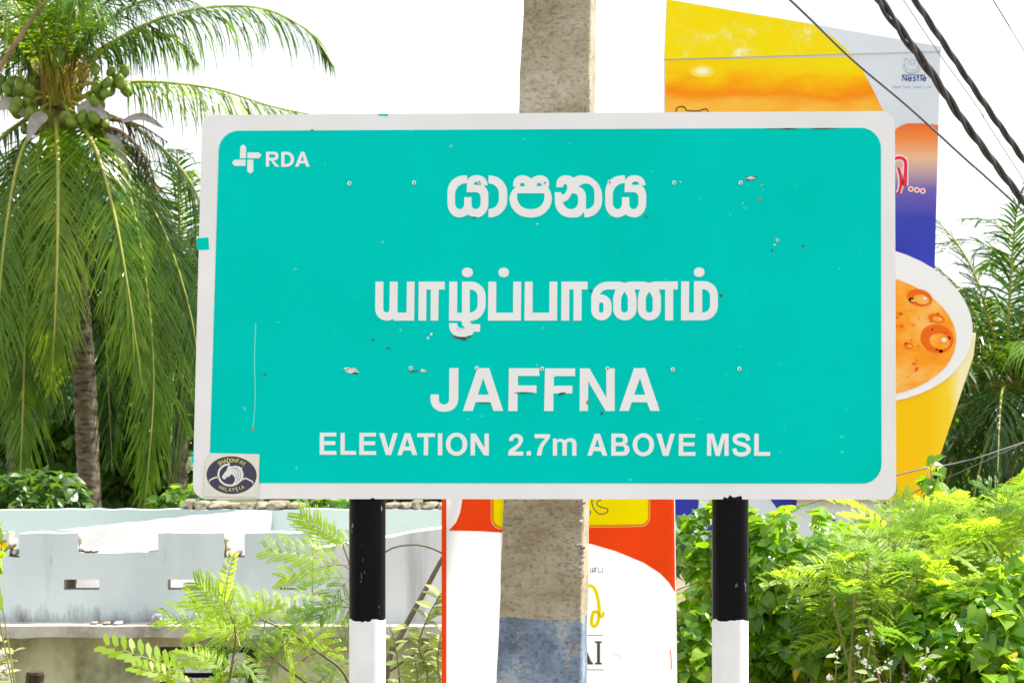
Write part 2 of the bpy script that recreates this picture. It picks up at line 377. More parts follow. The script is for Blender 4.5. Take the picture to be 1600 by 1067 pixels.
    for c in ([e], [[(221,67),(248,67),(248,186),(322,186),(322,211),(220,211)]], [[(x+261,y+1) for x, y in e]],
              [[(474,69),(506,69),(536,172),(566,69),(597,69),(553,213),(518,213)]],
              [[(643,69),(678,69),(725,213),(693,213),(682,183),(634,183),(623,213),(593,213)], [(659,105),(675,157),(642,157)]],
              [[(725,70),(841,70),(841,95),(797,95),(796,214),(767,214),(768,95),(724,95)]],
              [[(861,70),(889,70),(889,214),(860,214)]], O(913,1053,66,218),
              [[(1076,72),(1108,72),(1167,166),(1167,72),(1195,72),(1195,215),(1163,215),(1104,122),(1104,215),(1075,215)]],
              [[(1327,120),(1327,75,44),(1420,75,44),(1420,138,35),(1362,190),(1421,190),(1421,216),(1321,216),(1325,182,15),(1392,135,20),(1392,98,20),(1355,98,18),(1355,120)]],
              [[(1444,187),(1472,187),(1472,216),(1444,216)]],
              [[(1496,76),(1597,76),(1597,98),(1550,160,20),(1540,216),(1510,216),(1522,155,30),(1566,102),(1496,102)]]):
        letter(xf(c, *E))
    for c in ([[(58,105),(83,105),(83,116),(108,102,15),(135,116,8),(160,102,12),(213,102,35),(213,217),(185,217),(185,125,15),(150,125,15),(149,217),(121,217),(121,125,15),(86,125,15),(86,217),(58,217)]],
              [[(333,73),(368,73),(416,217),(385,217),(373,187),(325,187),(314,217),(284,217)], [(350,108),(366,160),(333,160)]],
              [[(443,72),(550,72,38),(550,136,20),(532,142),(562,152,25),(562,217,38),(442,217)], [(471,97),(520,97,14),(520,130,14),(471,130)], [(471,154),(530,154,18),(530,192,18),(471,192)]],
              O(583,723,70,221), [[(738,73),(770,73),(800,178),(830,73),(860,73),(818,218),(782,218)]],
              [[(887,74),(993,74),(993,98),(915,98),(915,130),(988,130),(988,154),(915,154),(915,193),(995,193),(995,218),(885,218)]],
              [[(1072,73),(1115,73),(1142,168),(1170,73),(1213,73),(1213,218),(1186,218),(1186,105),(1156,218),(1128,218),(1099,105),(1099,218),(1071,218)]],
              [[(1383,73),(1411,73),(1411,193),(1486,193),(1486,218),(1381,218)]]):
        letter(xf(c, *E2))
    g = Flat(D, 0.0011, LF)
    g.stroke([(x*.2375+850, y*.2375+660) for x, y in [(1343,118),(1332,92),(1297,83),(1262,92),(1254,113),(1270,132),(1325,150),(1346,175),(1332,200),(1298,209),(1262,200),(1250,170)]], 6.4)
    g.build('letter', LETTER, face)
    # road authority mark
    M = (0.1, 340, 200)
    for c in ([[(760,378),(955,378,65),(955,510,60),(875,515),(968,610),(905,610),(835,515),(808,515),(808,610),(758,610)], [(810,420),(905,420,25),(905,472,25),(810,472)]],
              [[(1000,378),(1198,378,115),(1198,612,115),(998,612)], [(1048,422),(1148,422,70),(1148,568,70),(1046,568)]],
              [[(1305,378),(1358,378),(1440,612),(1392,612),(1370,560),(1288,560),(1265,612),(1212,612)], [(1330,435),(1353,520),(1303,520)]]):
        letter(xf(c, *M))
    for c in ([(405,260),(450,305),(445,480),(353,480),(358,300)], [(470,388),(650,388),(692,434),(648,480),(470,480)],
              [(228,548),(268,502),(442,502),(440,598),(265,598)], [(470,502),(562,502),(562,680),(514,722),(467,680)]):
        letter(xf([c], *M), 'emblem_arrow')
    # rivets
    def disc(x, y, r, z0, z1, mt, par, name, n=12):
        mb = MB(); c = P(x, y, D)
        vs = [c + Vector((r*math.cos(2*math.pi*k/n), -z0, r*math.sin(2*math.pi*k/n))) for k in range(n)]
        vs += [c + Vector((0.8*r*math.cos(2*math.pi*k/n), -z1, 0.8*r*math.sin(2*math.pi*k/n))) for k in range(n)]
        mb.add(vs, [(k, (k+1) % n, n+(k+1) % n, n+k) for k in range(n)] + [tuple(range(n, 2*n))])
        return mb.build(name, mt, par)
    for row in ([(546,287),(647,286),(749,285),(851,286),(952,285),(1053,286),(1157,286)], [(543,577),(642,575),(745,575),(847,576),(949,576),(1051,577),(1155,576)]):
        for x, y in row:
            r = disc(x, y, 0.0062, 0.006, 0.0085, WHITE, face, 'rivet')
            disc(x+0.3, y, 0.0028, 0.0083, 0.009, DARKDOT, face, 'rivet_hole', 8)
    # knocks and peeled spots
    rr = random.Random(3)
    cn = [0]
    def chip(x, y, rx, ry, mt, rot=0, lift=0.0056):
        cn[0] += 1; g = Flat(D, 0.0004, lift + (cn[0] % 3)*0.00045); g.ellipse(x, y, rx, ry, rot, 11, 0, 0.4, rr); g.build('paint_chip', mt, face)
    for x, y, rx, ry, mt, rot in ((1172,279,10,3.4,CHIPD,-.1),(1173,278.5,6.5,2.2,CHIPW,-.1),(1187,311,2.4,2,RUST,0),(1214,375,3,2.6,CHIPW,0),(1210,383,1.4,1.2,CHIPW,0),
        (1206,391,1.5,2,CHIPD,0),(1254,385,2,1.8,CHIPD,0),(551,578,11,4.2,CHIPW,.1),(553,583,8,1.8,CHIPD,.1),(648,580,7,1.6,CHIPD,-.2),(661,579,4.5,2.6,CHIPW,0),
        (583,531,2.4,1.6,CHIPD,0),(607,544,4,1.4,CHIPD,.2),(674,522,1.8,2.6,CHIPW,.6),(669,528,1.6,2.6,CHIPW,.6),(719,528,11,3,CHIPD,.15),(730,527,6,2,CHIPD,-.2),
        (395,670,1.8,3,RUST,0),(414,585,3,1.5,CHIPD,0),(918,629,2.2,3,RUST,0),(940,646,1.6,2.4,CHIPD,0),(877,615,6,2.0,CHIPD,-.2),(1010,339,4,1.2,CHIPD,.6),
        (1126,462,3.4,2,CHIPD,0),(925,455,5,1.2,CHIPD,.3),(740,340,4,1.2,CHIPD,0),(700,632,9,1.0,CHIPD,0),(755,629,11,.9,CHIPD,0),(819,613.5,13,.9,CHIPD,0),
        (1225,202,22,1.1,CHIPD,0),(1290,201.5,26,.9,CHIPD,0),(488,204,2,1.2,CHIPD,0),(840,350,1.4,1.6,CHIPW,0),(1063,285,1,1,CHIPW,0),(1160,318,1,1,CHIPW,0)):
        chip(x, y, rx, ry, mt, rot, 0.0068 if (720 < x < 950 and 600 < y < 650) else 0.0056)
    for x, y, rx, ry, mt in ((866,587,4,1.6,CHIPW),(720,514,6,1.2,CHIPW)): chip(x, y, rx, ry, mt, 0.1, 0.0069)
    g = Flat(D, 0.0003, 0.0056); g.stroke([(400,505),(398,560),(399,620),(396,668)], 1.6); g.build('scratch', mat('scratch', (0.12,0.68,0.6), 0.5), face)
    g = Flat(D, 0.0006, 0.0042); g.poly([[(307,373),(326,371),(327,390),(308,391)]]); g.build('tape_patch', TEAL, R)
    g = Flat(D, 0.0006, 0.0042); g.poly([[(300,705),(303,705),(301,711),(304,720),(300,726)]]); g.build('tape_patch', TEAL, R)
    g = Flat(D, 0.0006, 0.0042); g.poly([[(590,178.6),(607,178.6),(605,182),(592,181)]]); g.build('tape_patch', TEAL, R)
    for pts in ([(1128,782),(1131,776),(1137,778),(1140,773),(1146,777),(1158,774),(1160,781)], [(576,781),(582,777),(590,781)]):
        g = Flat(D, 0.0005, 0.0042); g.poly([pts]); g.build('paint_smear', mat('smear_black', (0.006, 0.006, 0.007), 0.5, 0.1), R)
    # sticker
    K = (0.0937, 290, 690)
    cream = mottled('sticker_paper', [(0.3, (0.70, 0.68, 0.58)), (0.7, (0.79, 0.77, 0.68))], 20, 0.5)
    navy = mat('sticker_navy', (0.035, 0.032, 0.075), 0.4); gold = mat('sticker_gold', (0.7, 0.62, 0.12), 0.5); pale = mat('sticker_pale', (0.75, 0.74, 0.70), 0.5); grey = mat('sticker_grey', (0.3, 0.29, 0.33), 0.5)
    g = Flat(D, 0.0006, 0.0072); g.poly(xf([[(405,185),(1238,205),(1218,925),(300,905),(335,330)]], *K)); st = g.build('sticker', cream, R)
    st['label'] = 'cream sticker with dark oval and white horse head emblem'
    g = Flat(D, 0.0003, 0.0079); g.ellipse(772*K[0]+290, 553*K[0]+690, 418*K[0], 314*K[0], 0.03, 40); g.build('oval', navy, st)
    def k(pts): return [(x*K[0]+290, y*K[0]+690) for x, y in pts]
    g = Flat(D, 0.0003, 0.0083)
    g.stroke(k([(745,365),(640,395),(570,470),(553,560),(590,650),(660,705),(750,725),(850,700),(900,650)]), 3.0, 5)
    g.build('emblem_ring', pale, st)
    g = Flat(D, 0.0003, 0.0084)
    g.poly([[Vector(p) for p in k([(715,385),(735,400),(760,405),(850,395),(880,410),(905,405),(925,430),(965,415),(940,440),(970,520),(968,590),(940,650),(890,690),(830,720),(760,735),(800,690),(830,640),(825,590),(790,545),(765,535),(745,570),(690,590),(660,622),(625,612),(612,580),(650,520),(690,470),(705,430)])]], raw=True)
    g.build('emblem_horse_head', pale, st)
    g = Flat(D, 0.0002, 0.0088); g.stroke(k([(770,430),(840,450),(880,510),(880,600),(845,680)]), 1.1); g.stroke(k([(830,425),(900,470),(925,560),(890,660)]), 0.9); g.stroke(k([(790,470),(840,540),(850,610)]), 0.8); g.stroke(k([(660,575),(700,570)]), 0.6); g.build('emblem_mane', grey, st)
    for pts in ([(560,600),(520,590),(470,605),(400,640)], [(960,630),(1000,605),(1060,630),(1130,665)]):
        g = Flat(D, 0.0003, 0.0083); g.stroke(k(pts), 2.2); q = k([pts[-1]])[0]; g.stroke([(q[0], q[1]), (q[0]+(.6 if pts[0][0] < 700 else -1), q[1]+3)], 1.2, smooth=False); g.build('emblem_arm', pale, st)
    def arc_text(txt, a0, a1, rx, ry, h):
        for i, ch in enumerate(txt):
            a = a0 + (a1-a0)*i/(len(txt)-1)
            cx, cy = 772 + rx*math.sin(a), 553 - ry*math.cos(a)
            th = math.atan2(ry*math.sin(a), rx*math.cos(a)) if ry > 0 else math.atan2(ry*math.sin(a), rx*math.cos(a))
            g = Flat(D, 0.0003, 0.0083)
            for s in GLY[ch]:
                pp = [((u-0.5)*h*0.72, (0.5-v)*h) for u, v in s]
                pp = [(cx + x*math.cos(th) - y*math.sin(th), cy + x*math.sin(th) + y*math.cos(th)) for x, y in pp]
                g.stroke(k(pp), 1.0, smooth=len(s) > 4, n=3)
            g.build('sticker_letter', gold, st)
    arc_text('SHADOWFAX', -0.66, 0.68, 330, 248, 62)
    arc_text('MALAYSIA', -0.62, 0.62, 320, -244, 58)
    # posts and rails
    for x in (574, 1141):
        dd = D + 0.07; c = P(x, 0, dd); r = 28.6*dd/F
        mb = MB(); mb.tube([Vector((c.x, dd, z)) for z in (-0.3, 0.6, 1.4, 2.0, 2.6, 3.2, 3.8, P(0, 190, dd).z)], r, 28)
        mb.build('post', POST, R, smooth=True)
    for y in (286, 577):
        mb = MB(); a, b = P(360, y, D), P(1350, y, D); mb.box(a.x, b.x, D + 0.001, D + 0.012, a.z - 0.02, a.z + 0.02); mb.build('rail', STEEL, R)
GLY = {'S': [[(.95,.85),(.6,1),(.15,.85),(.2,.6),(.8,.4),(.85,.12),(.4,0),(.05,.15)]], 'H': [[(.1,0),(.1,1)], [(.9,0),(.9,1)], [(.1,.5),(.9,.5)]],
       'A': [[(0,0),(.5,1),(1,0)], [(.2,.35),(.8,.35)]], 'D': [[(.1,0),(.1,1),(.5,1),(.9,.75),(.9,.25),(.5,0),(.1,0)]],
       'O': [[(.5,1),(.12,.75),(.12,.25),(.5,0),(.88,.25),(.88,.75),(.5,1)]], 'W': [[(0,1),(.25,0),(.5,.8)], [(.5,.8),(.75,0),(1,1)]], 'F': [[(.1,0),(.1,1),(.8,1)], [(.1,.55),(.7,.55)]],
       'X': [[(0,0),(1,1)], [(0,1),(1,0)]], 'M': [[(.05,0),(.15,1),(.5,.3)], [(.5,.3),(.85,1),(.95,0)]], 'L': [[(.15,1),(.15,0),(.8,0)]], 'Y': [[(0,1),(.5,.5),(1,1)], [(.5,.5),(.5,0)]], 'I': [[(.5,0),(.5,1)]],
       'N': [[(.1,0),(.1,1),(.85,0)], [(.85,0),(.85,1)]], 'e': [[(.1,.35),(.85,.35),(.8,.6),(.45,.7),(.1,.5),(.1,.15),(.45,0),(.85,.1)]], 's': [[(.85,.6),(.5,.7),(.2,.55),(.75,.25),(.7,.05),(.4,0),(.1,.1)]],
       't': [[(.4,1),(.4,.1),(.75,0)], [(.1,.68),(.8,.68)]], 'l': [[(.5,0),(.5,1)]], 'G': [[(.9,.8),(.5,1),(.1,.75),(.1,.25),(.5,0),(.9,.2),(.9,.5)]], 'o': [[(.5,.65),(.12,.45),(.12,.18),(.5,0),(.88,.18),(.88,.45),(.5,.65)]],
       'd': [[(.85,0),(.85,1)], [(.85,.5),(.5,.65),(.12,.45),(.12,.18),(.5,0),(.85,.15)]], 'i': [[(.5,0),(.5,.62)]], 'f': [[(.4,0),(.4,.8),(.8,1)], [(.1,.62),(.8,.62)]], ',': [[(.4,.05),(.3,-.2)]], ' ': []}
road_sign()

# ------------------------------------------------------------------ concrete pole
def concrete_pole():
    d = 8.0
    def row(z):                                   # centre and half widths by height
        y = 533.5 - (z - EYE)*F/d
        l = 818 + (776-818)*(y/1067.0); r = 934 + (920-934)*(y/1067.0)
        return l, r
    yaw = math.radians(-9); base = Vector((P(835, 0, d).x, d + 0.14, 0))
    zs = [-0.4 + 0.05*i for i in range(158)]
    mb = MB(); nseg = 14; ring = []
    ex = Vector((math.cos(yaw), math.sin(yaw), 0)); ey = Vector((-math.sin(yaw), math.cos(yaw), 0))
    for z in zs:
        l, r = row(z); wpx = (r - l)*d/F; cx = ((l + r)/2 - 800)*d/F
        W = wpx*0.935; H = W*0.62; pts = []
        for side in range(4):
            for k in range(nseg):
                t = -1 + 2*k/nseg
                ch = 0.93
                u, v = [(t, -1), (1, t), (-t, 1), (-1, -t)][side]
                if abs(u) > ch and abs(v) > ch: u *= 0.97; v *= 0.97
                pts.append((u, v))
        rg = []
        for u, v in pts:
            p = Vector((cx, d + 0.14, z)) + ex*(u*W/2) + ey*(v*H/2)
            n1 = noise.fractal(p*9, 1.0, 2.0, 5); n2 = noise.noise(Vector((p.x*30, p.y*30, p.z*22)))
            edge = 1.0 if (abs(u) > .9 and abs(v) > .9) else 0.0
            k = 0.0035*n1 + 0.0022*n2 - edge*max(0, 0.012*noise.noise(Vector((u*3, v*3, z*7))))
            dirv = (ex*(u if abs(u) >= .97 else 0) + ey*(v if abs(v) >= .97 else 0))
            rg.append(p + dirv*k)
        ring.append(rg)
    n = len(ring[0]); vs = [p for r in ring for p in r]
    fs = [(i*n+k, i*n+(k+1) % n, (i+1)*n+(k+1) % n, (i+1)*n+k) for i in range(len(zs)-1) for k in range(n)]
    fs += [tuple((len(zs)-1)*n+k for k in range(n))]
    R = empty('utility_pole', base, 'weathered square concrete pole with blue painted base behind the teal sign', 'utility pole')
    mb.add(vs, fs); mb.build('shaft', CONC, R, smooth=True)
    # exposed aggregate on the worn right-hand arris
    rr = random.Random(5); pb = MB()
    for i in range(420):
        z = rr.uniform(1.6, 5.2); l, r = row(z); wpx = (r-l)*d/F; cx = ((l+r)/2-800)*d/F; W = wpx*0.935; H = W*0.62
        u = 1 - abs(rr.gauss(0, 0.17)); 
        if u < -0.9: continue
        if noise.noise(Vector((u*2, 0, z*3.1))) < -0.05: continue
        c = Vector((cx, d+0.14, z)) + ex*(u*W/2) + ey*(-H/2 + 0.001); s = rr.uniform(0.003, 0.010)
        a = rr.uniform(0, 6.3)
        vs = [c + ex*s*1.2*math.cos(a+k*math.pi/2.5) + Vector((0,0,1))*s*math.sin(a+k*math.pi/2.5) for k in range(5)] + [c - ey*s*0.7]
        pb.add(vs, [(k, (k+1) % 5, 5) for k in range(5)])
    o = pb.build('exposed_pebbles', PEBBLE, R); o['kind'] = 'stuff'
    # steel bracket where the wires are tied
    br = MB()
    for z in (5.25, 6.05, 6.35, 6.9): 
        l, r = row(z); cx = ((l+r)/2-800)*d/F; br.tube([Vector((cx-0.05, d+0.0, z)), Vector((cx+0.2, d+0.0, z))], 0.02, 8)
    br.build('wire_bracket', STEEL, R)
concrete_pole()

# ------------------------------------------------------------------ wires
CABLE = mottled('cable_sheath', [(0.3, (0.03, 0.028, 0.032)), (0.7, (0.085, 0.08, 0.088))], 20, 0.6, 0.4)
WIREG = mat('wire_grey', (0.12, 0.12, 0.13), 0.5, 0.5)
def path3(pts, n=14): return catmull([P(*p) for p in pts], n)
def twisted(pts, rad, label, loops):
    c = path3(pts, 26); base = c[0].copy()
    R = empty('service_cable', base, label, 'cable', 'twisted overhead cables')
    for k in range(3):
        mb = MB(); out = []; s = 0.0
        for i, p in enumerate(c):
            if i: s += (p - c[i-1]).length
            t = (c[min(i+1, len(c)-1)] - c[max(i-1, 0)]).normalized()
            u = t.cross(Vector((0, 1, 0))).normalized(); v = t.cross(u)
            a = s*2*math.pi/0.42 + k*2*math.pi/3
            g = 1.0 + 0.9*max(0, noise.noise(Vector((s*0.9, loops, k*0.3))))
            out.append(p + (u*math.cos(a) + v*math.sin(a))*rad*0.62*g)
        mb.tube(out, rad*0.62, 6); mb.build('strand', CABLE, R, smooth=True)
def dens(pts):                                     # finer control points for the twisted lay
    c = [Vector(p) for p in pts]; out = []
    for a, b in zip(c, c[1:]):
        for k in range(4): out.append(a.lerp(b, k/4))
    out.append(c[-1]); return [tuple(p) for p in out]
twisted(dens([(885,-690,8.1),(1130,-345,9.0),(1373,0,9.6),(1449,106,9.8),(1495,175,9.95),(1540,237,10.1),(1600,316,10.3),(1800,590,11),(2150,1010,12)]), 0.0138, 'thick twisted black overhead cable crossing the tall billboard corner', 1.0)
twisted(dens([(888,-830,8.1),(1150,-420,9.2),(1429,0,10.2),(1499,105,10.4),(1557,190,10.6),(1600,250,10.8),(1800,520,11.4),(2150,950,12.4)]), 0.012, 'thick twisted black overhead cable in open sky beside the billboard', 4.0)
def wire(pts, r, mt, label):
    c = path3(pts, 10); mb = MB(); mb.tube(c, r, 6)
    return mb.thing('overhead_wire', mt, c[0], label, 'wire', smooth=True)
wire([(885,-310,8.05),(1060,-155,8.8),(1232,-2,9.4),(1330,92,9.7),(1420,168,10),(1510,250,10.3),(1600,331,10.6),(2100,790,12)], 0.0052, WIREG, 'single grey overhead wire crossing the yellow billboard diagonally')
wire([(885,-830,8.05),(1200,-325,9.2),(1410,-2,9.9),(1466,82,10.1),(1532,175,10.3),(1600,282,10.5),(2100,1050,12)], 0.0018, WIREG, 'hair thin wire running between the two twisted cables')
wire([(885,-1075,8.05),(1250,-490,9.3),(1550,-3,10.5),(1576,40,10.7),(1600,80,10.8),(2100,900,12.5)], 0.0019, WIREG, 'hair thin wire in open sky beyond the twisted cables')
wire([(900,880,13.5),(1180,812,13.7),(1402,742,13.9),(1500,722,14),(1600,691,14.1),(2100,520,15)], 0.0042, WIREG, 'grey slack wire in front of the far palm, leaving the sign edge')
wire([(900,980,13.2),(1200,868,13.4),(1340,813,13.5),(1430,768,13.6),(1600,692,13.7),(2100,450,14.5)], 0.0034, CABLE, 'dark slack wire dipping into the feathery foliage')

# ------------------------------------------------------------------ banner behind the pole
def banner():
    d = 8.75; base = Vector((P(873, 0, d).x, d, 0))
    R = empty('shop_banner', base, 'white vinyl banner with red and yellow print stretched behind the concrete pole', 'banner')
    wv = sheetmat('vinyl_white', (0.87, 0.87, 0.88), 0.55); rd = sheetmat('vinyl_red', (0.95, 0.16, 0.025), 0.62); yl = sheetmat('vinyl_yellow', (0.96, 0.88, 0.0), 0.66)
    orr = sheetmat('vinyl_orange', (0.88, 0.45, 0.01), 0.5); blk = mat('vinyl_black', (0.03, 0.03, 0.03), 0.5); gy = mat('vinyl_grey', (0.09, 0.09, 0.10), 0.5, 0.1)
    K = (0.2878, 660, 760)
    def k(pts): return [(x*K[0]+660, y*K[0]+760) for x, y in pts]
    yb = 1330
    # sheet with slight slack
    mb = MB(); nx, ny = 16, 24; vs = []
    def sag(px, py): return 0.010*math.sin((px-690)/366*math.pi*2.2 + py*0.006) * 0.6
    for j in range(ny+1):
        for i in range(nx+1):
            x = 690 + (1055-690 + (0.012*(600+j*(yb-600)/ny-790)))*i/nx; y = 600 + (yb-600)*j/ny
            vs.append(P(x, y, d) + Vector((0, 0.004, 0)))
    fs = [(j*(nx+1)+i, j*(nx+1)+i+1, (j+1)*(nx+1)+i+1, (j+1)*(nx+1)+i) for j in range(ny) for i in range(nx)]
    mb.add(vs, fs); sh = mb.build('vinyl_sheet', wv, R)
    class Print(Flat):
        pass
    def pr(): return Print(d, 0.0006, 0.001)
    g = pr(); g.poly([[(690,601),(697.5,601),(697.5,yb-1),(690,yb-1)]]); g.build('red_edge', rd, sh)
    g = pr(); g.poly([[Vector(p) for p in k([(222,-550),(218,60),(205,140),(182,195),(143,238),(300,241),(450,250),(620,265),(800,285),(920,312),(1050,350),(1200,412),(1290,470),(1340,522),(1372,575),(1366,80),(1362,-550)])], fillet(xf([[(372,-260,60),(1236,-260,60),(1236,216,50),(372,232,60)]], *K)[0])], raw=True); g.build('red_swoosh', rd, sh)
    g = pr(); g.poly(xf([[(373,-259,60),(1235,-259,60),(1235,215,50),(373,231,60)], [(386,-245,50),(1226,-245,50),(1226,203,42),(386,218,50)]], *K)); g.build('label_border', orr, sh)
    g = pr(); g.poly(xf([[(386,-245,50),(1226,-245,50),(1226,203,42),(386,218,50)]], *K)); g.build('label_box', yl, sh)
    g = Print(d, 0.0004, 0.0018)
    for s in ([(925,40),(920,90),(935,125),(962,148),(998,142),(1006,122),(975,112),(950,100),(950,80),(972,72)], [(912,128),(912,150)]):
        g.stroke(k(s), 1.6, 4)
    g.build('printed_letter', gy, sh)
    g = pr()
    for s in ([(912,440),(912,464),(925,464),(925,440),(935,445),(935,462),(920,458)], [(940,440),(940,464)], [(930,440),(950,440)], [(955,440),(955,464),(978,464),(978,440)]):
        g.stroke(k(s), 0.9, smooth=False)
    g.build('printed_letter', gy, sh)
    path = [(890,540),(915,538),(938,560),(955,620),(960,690),(950,740),(932,758),(918,740),(925,690),(938,674)]
    g = pr(); g.stroke(k(path), 5.2, 5); g.build('printed_letter', yl, sh)
    g = Print(d, 0.0005, 0.0018); g.stroke(k([(936,676),(950,680),(965,702),(977,702),(985,680)]), 4.6, 5); g.build('printed_letter', yl, sh)
    g = pr(); g.poly(xf([[(936,838),(974,838),(974,846),(964,848),(964,952),(974,956),(974,964),(936,964),(936,956),(948,952),(948,848),(936,846)]], *K)); g.build('printed_letter', gy, sh)
    g = pr(); g.poly(xf([[(860,838),(872,838),(915,945),(926,956),(926,964),(896,964),(896,955)]], *K)); g.build('printed_letter', gy, sh)
    g = pr(); g.stroke(k([(760,806),(978,806)]), 1.0, smooth=False); g.stroke(k([(760,992),(986,993)]), 1.0, smooth=False); g.build('printed_rule', gy, sh)
    g = pr(); g.stroke(k([(1345,885),(1350,930),(1352,990)]), 1.2, 4); g.stroke(k([(1035,908),(1065,915),(1078,935)]), 0.6); g.build('red_scuff', rd, sh)
    wood = mottled('batten_wood', [(0.3, (0.12, 0.08, 0.05)), (0.7, (0.25, 0.18, 0.11))], 10, 0.9)
    for x in (838,):
        c = P(x, 0, d + 0.03); mb = MB(); mb.box(c.x-0.02, c.x+0.02, d+0.0125, d+0.05, -0.2, P(0, 602, d).z); mb.build('post', wood, R)
    for y in (606, 1320):
        a, b = P(690, y, d), P(1055, y, d); mb = MB(); mb.box(a.x+0.03, b.x-0.03, d+0.006, d+0.012, a.z-0.015, a.z+0.015); mb.build('batten', wood, R)
banner()

# ------------------------------------------------------------------ billboard
def billboard():
    d = 22.0; base = Vector((P(1250, 0, d).x, d, GZ))
    R = empty('billboard', base, 'tall hot drink billboard with cup cut-out standing behind the teal sign', 'billboard')
    grey = mottled('board_pale', [(0.3, (0.58, 0.63, 0.70)), (0.7, (0.66, 0.71, 0.78))], 1.2, 0.5, 0.1)
    navy = mottled('board_navy', [(0.35, (0.03, 0.035, 0.32)), (0.7, (0.05, 0.06, 0.42))], 4, 0.5, 0.06)
    red = mat('board_red', (0.75, 0.02, 0.06), 0.5, 0.06); wht = mat('board_white', (0.8, 0.8, 0.82), 0.5, 0.06)
    # yellow sky print with orange drift and pale glints
    ye = mat('board_yellow', (0.8, 0.6, 0.02), 0.5, 0.06); n, l, b = nodes(ye)
    t = n.new('ShaderNodeTexCoord'); s = n.new('ShaderNodeSeparateXYZ'); l.new(t.outputs['Generated'], s.inputs[0])
    z = noise_node(ye, 1.3, 5, 0.55, 'Object', (0.8, 0.2, 2.2)); sc2 = n.new('ShaderNodeMath'); sc2.operation = 'MULTIPLY_ADD'; sc2.inputs[1].default_value = 5.2; sc2.inputs[2].default_value = -4.78; l.new(s.outputs['Z'], sc2.inputs[0]); ad = n.new('ShaderNodeMath'); ad.operation = 'MULTIPLY_ADD'; ad.inputs[1].default_value = 1.25; l.new(z.outputs['Fac'], ad.inputs[0]); l.new(sc2.outputs[0], ad.inputs[2])
    r = ramp(ye, ad.outputs[0], [(0.0, (0.85, 0.50, 0.08)), (0.15, (0.86, 0.42, 0.04)), (0.38, (0.84, 0.25, 0.008)), (0.58, (0.86, 0.38, 0.005)), (0.78, (0.85, 0.58, 0.005)), (1.0, (0.84, 0.66, 0.005))])
    l.new(r.outputs['Color'], b.inputs['Base Color'])
    tp = mat('board_top_yellow', (0.7, 0.6, 0.01), 0.45, 0.06); n, l, b = nodes(tp)
    z = noise_node(tp, 5.5, 8, 0.7); r = ramp(tp, z.outputs['Fac'], [(0.5, (0.84, 0.66, 0.004)), (0.60, (0.82, 0.68, 0.05)), (0.68, (0.85, 0.8, 0.45))]); l.new(r.outputs['Color'], b.inputs['Base Color'])
    pu = mat('board_dusk', (0.5,)*3, 0.5, 0.06); n, l, b = nodes(pu)
    t = n.new('ShaderNodeTexCoord'); s = n.new('ShaderNodeSeparateXYZ'); l.new(t.outputs['Generated'], s.inputs[0])
    r = ramp(pu, s.outputs['Z'], [(0.0, (0.035, 0.05, 0.40)), (0.40, (0.05, 0.06, 0.42)), (0.58, (0.16, 0.12, 0.42)), (0.68, (0.45, 0.30, 0.36)), (0.78, (0.74, 0.45, 0.28)), (0.9, (0.78, 0.24, 0.06)), (1.0, (0.75, 0.14, 0.03))]); l.new(r.outputs['Color'], b.inputs['Base Color'])
    cf = mat('board_drink', (0.8, 0.4, 0.05), 0.5, 0.06); n, l, b = nodes(cf)
    z = noise_node(cf, 3.0, 6, 0.6, 'Object', (1, 1, 1.5)); r = ramp(cf, z.outputs['Fac'], [(0.3, (0.86, 0.20, 0.008)), (0.5, (0.88, 0.34, 0.025)), (0.7, (0.88, 0.50, 0.14))]); l.new(r.outputs['Color'], b.inputs['Base Color'])
    cy = mat('board_cup', (0.8, 0.5, 0.02), 0.45, 0.06); n, l, b = nodes(cy)
    t = n.new('ShaderNodeTexCoord'); s = n.new('ShaderNodeSeparateXYZ'); l.new(t.outputs['Generated'], s.inputs[0])
    z = noise_node(cy, 2.2, 5); ad = n.new('ShaderNodeMath'); ad.operation = 'MULTIPLY_ADD'; ad.inputs[1].default_value = 0.14; l.new(z.outputs['Fac'], ad.inputs[0]); l.new(s.outputs['X'], ad.inputs[2])
    r = ramp(cy, ad.outputs[0], [(0.0, (0.86, 0.45, 0.005)), (0.86, (0.86, 0.52, 0.006)), (0.95, (0.86, 0.60, 0.03)), (0.985, (0.86, 0.72, 0.25)), (1.0, (0.85, 0.78, 0.45))]); l.new(r.outputs['Color'], b.inputs['Base Color'])
    bub = mat('board_bubble', (0.78, 0.14, 0.01), 0.4, 0.06)
    g = Flat(d, 0.12, 0.0); g.poly([[(1037,94),(1466,81),(1457,420),(1440,700),(1365,800),(1360,880),(1037,880)]]); pn = g.build('panel', grey, R)
    g = Flat(d, 0.05, 0.085); g.poly([[(1040,2),(1467,76),(1467,83),(1036,96)]]); tpn = g.build('top_board', grey, R)
    g = Flat(d, 0.004, 0.1352); g.poly([[(1040.5,2.5),(1266,41),(1300,62),(1325,86),(1326,87),(1036.5,95.5)]]); g.build('yellow_print', tp, tpn)
    LB = 0.1204
    g = Flat(d, 0.004, LB); g.poly([[(1038,97),(1330,91),(1345,113),(1362,145),(1376,174),(1390,212),(1398,260),(1395,420),(1300,520),(1038,560)]]); g.build('yellow_print', ye, pn)
    gm = mat('board_glint', (0.84, 0.75, 0.35), 0.5, 0.06); n, l, b = nodes(gm); t = n.new('ShaderNodeTexCoord'); mp = n.new('ShaderNodeMapping'); mp.inputs['Location'].default_value = (-1, 0, -1); mp.inputs['Scale'].default_value = (2, 0, 2); l.new(t.outputs['Generated'], mp.inputs['Vector'])
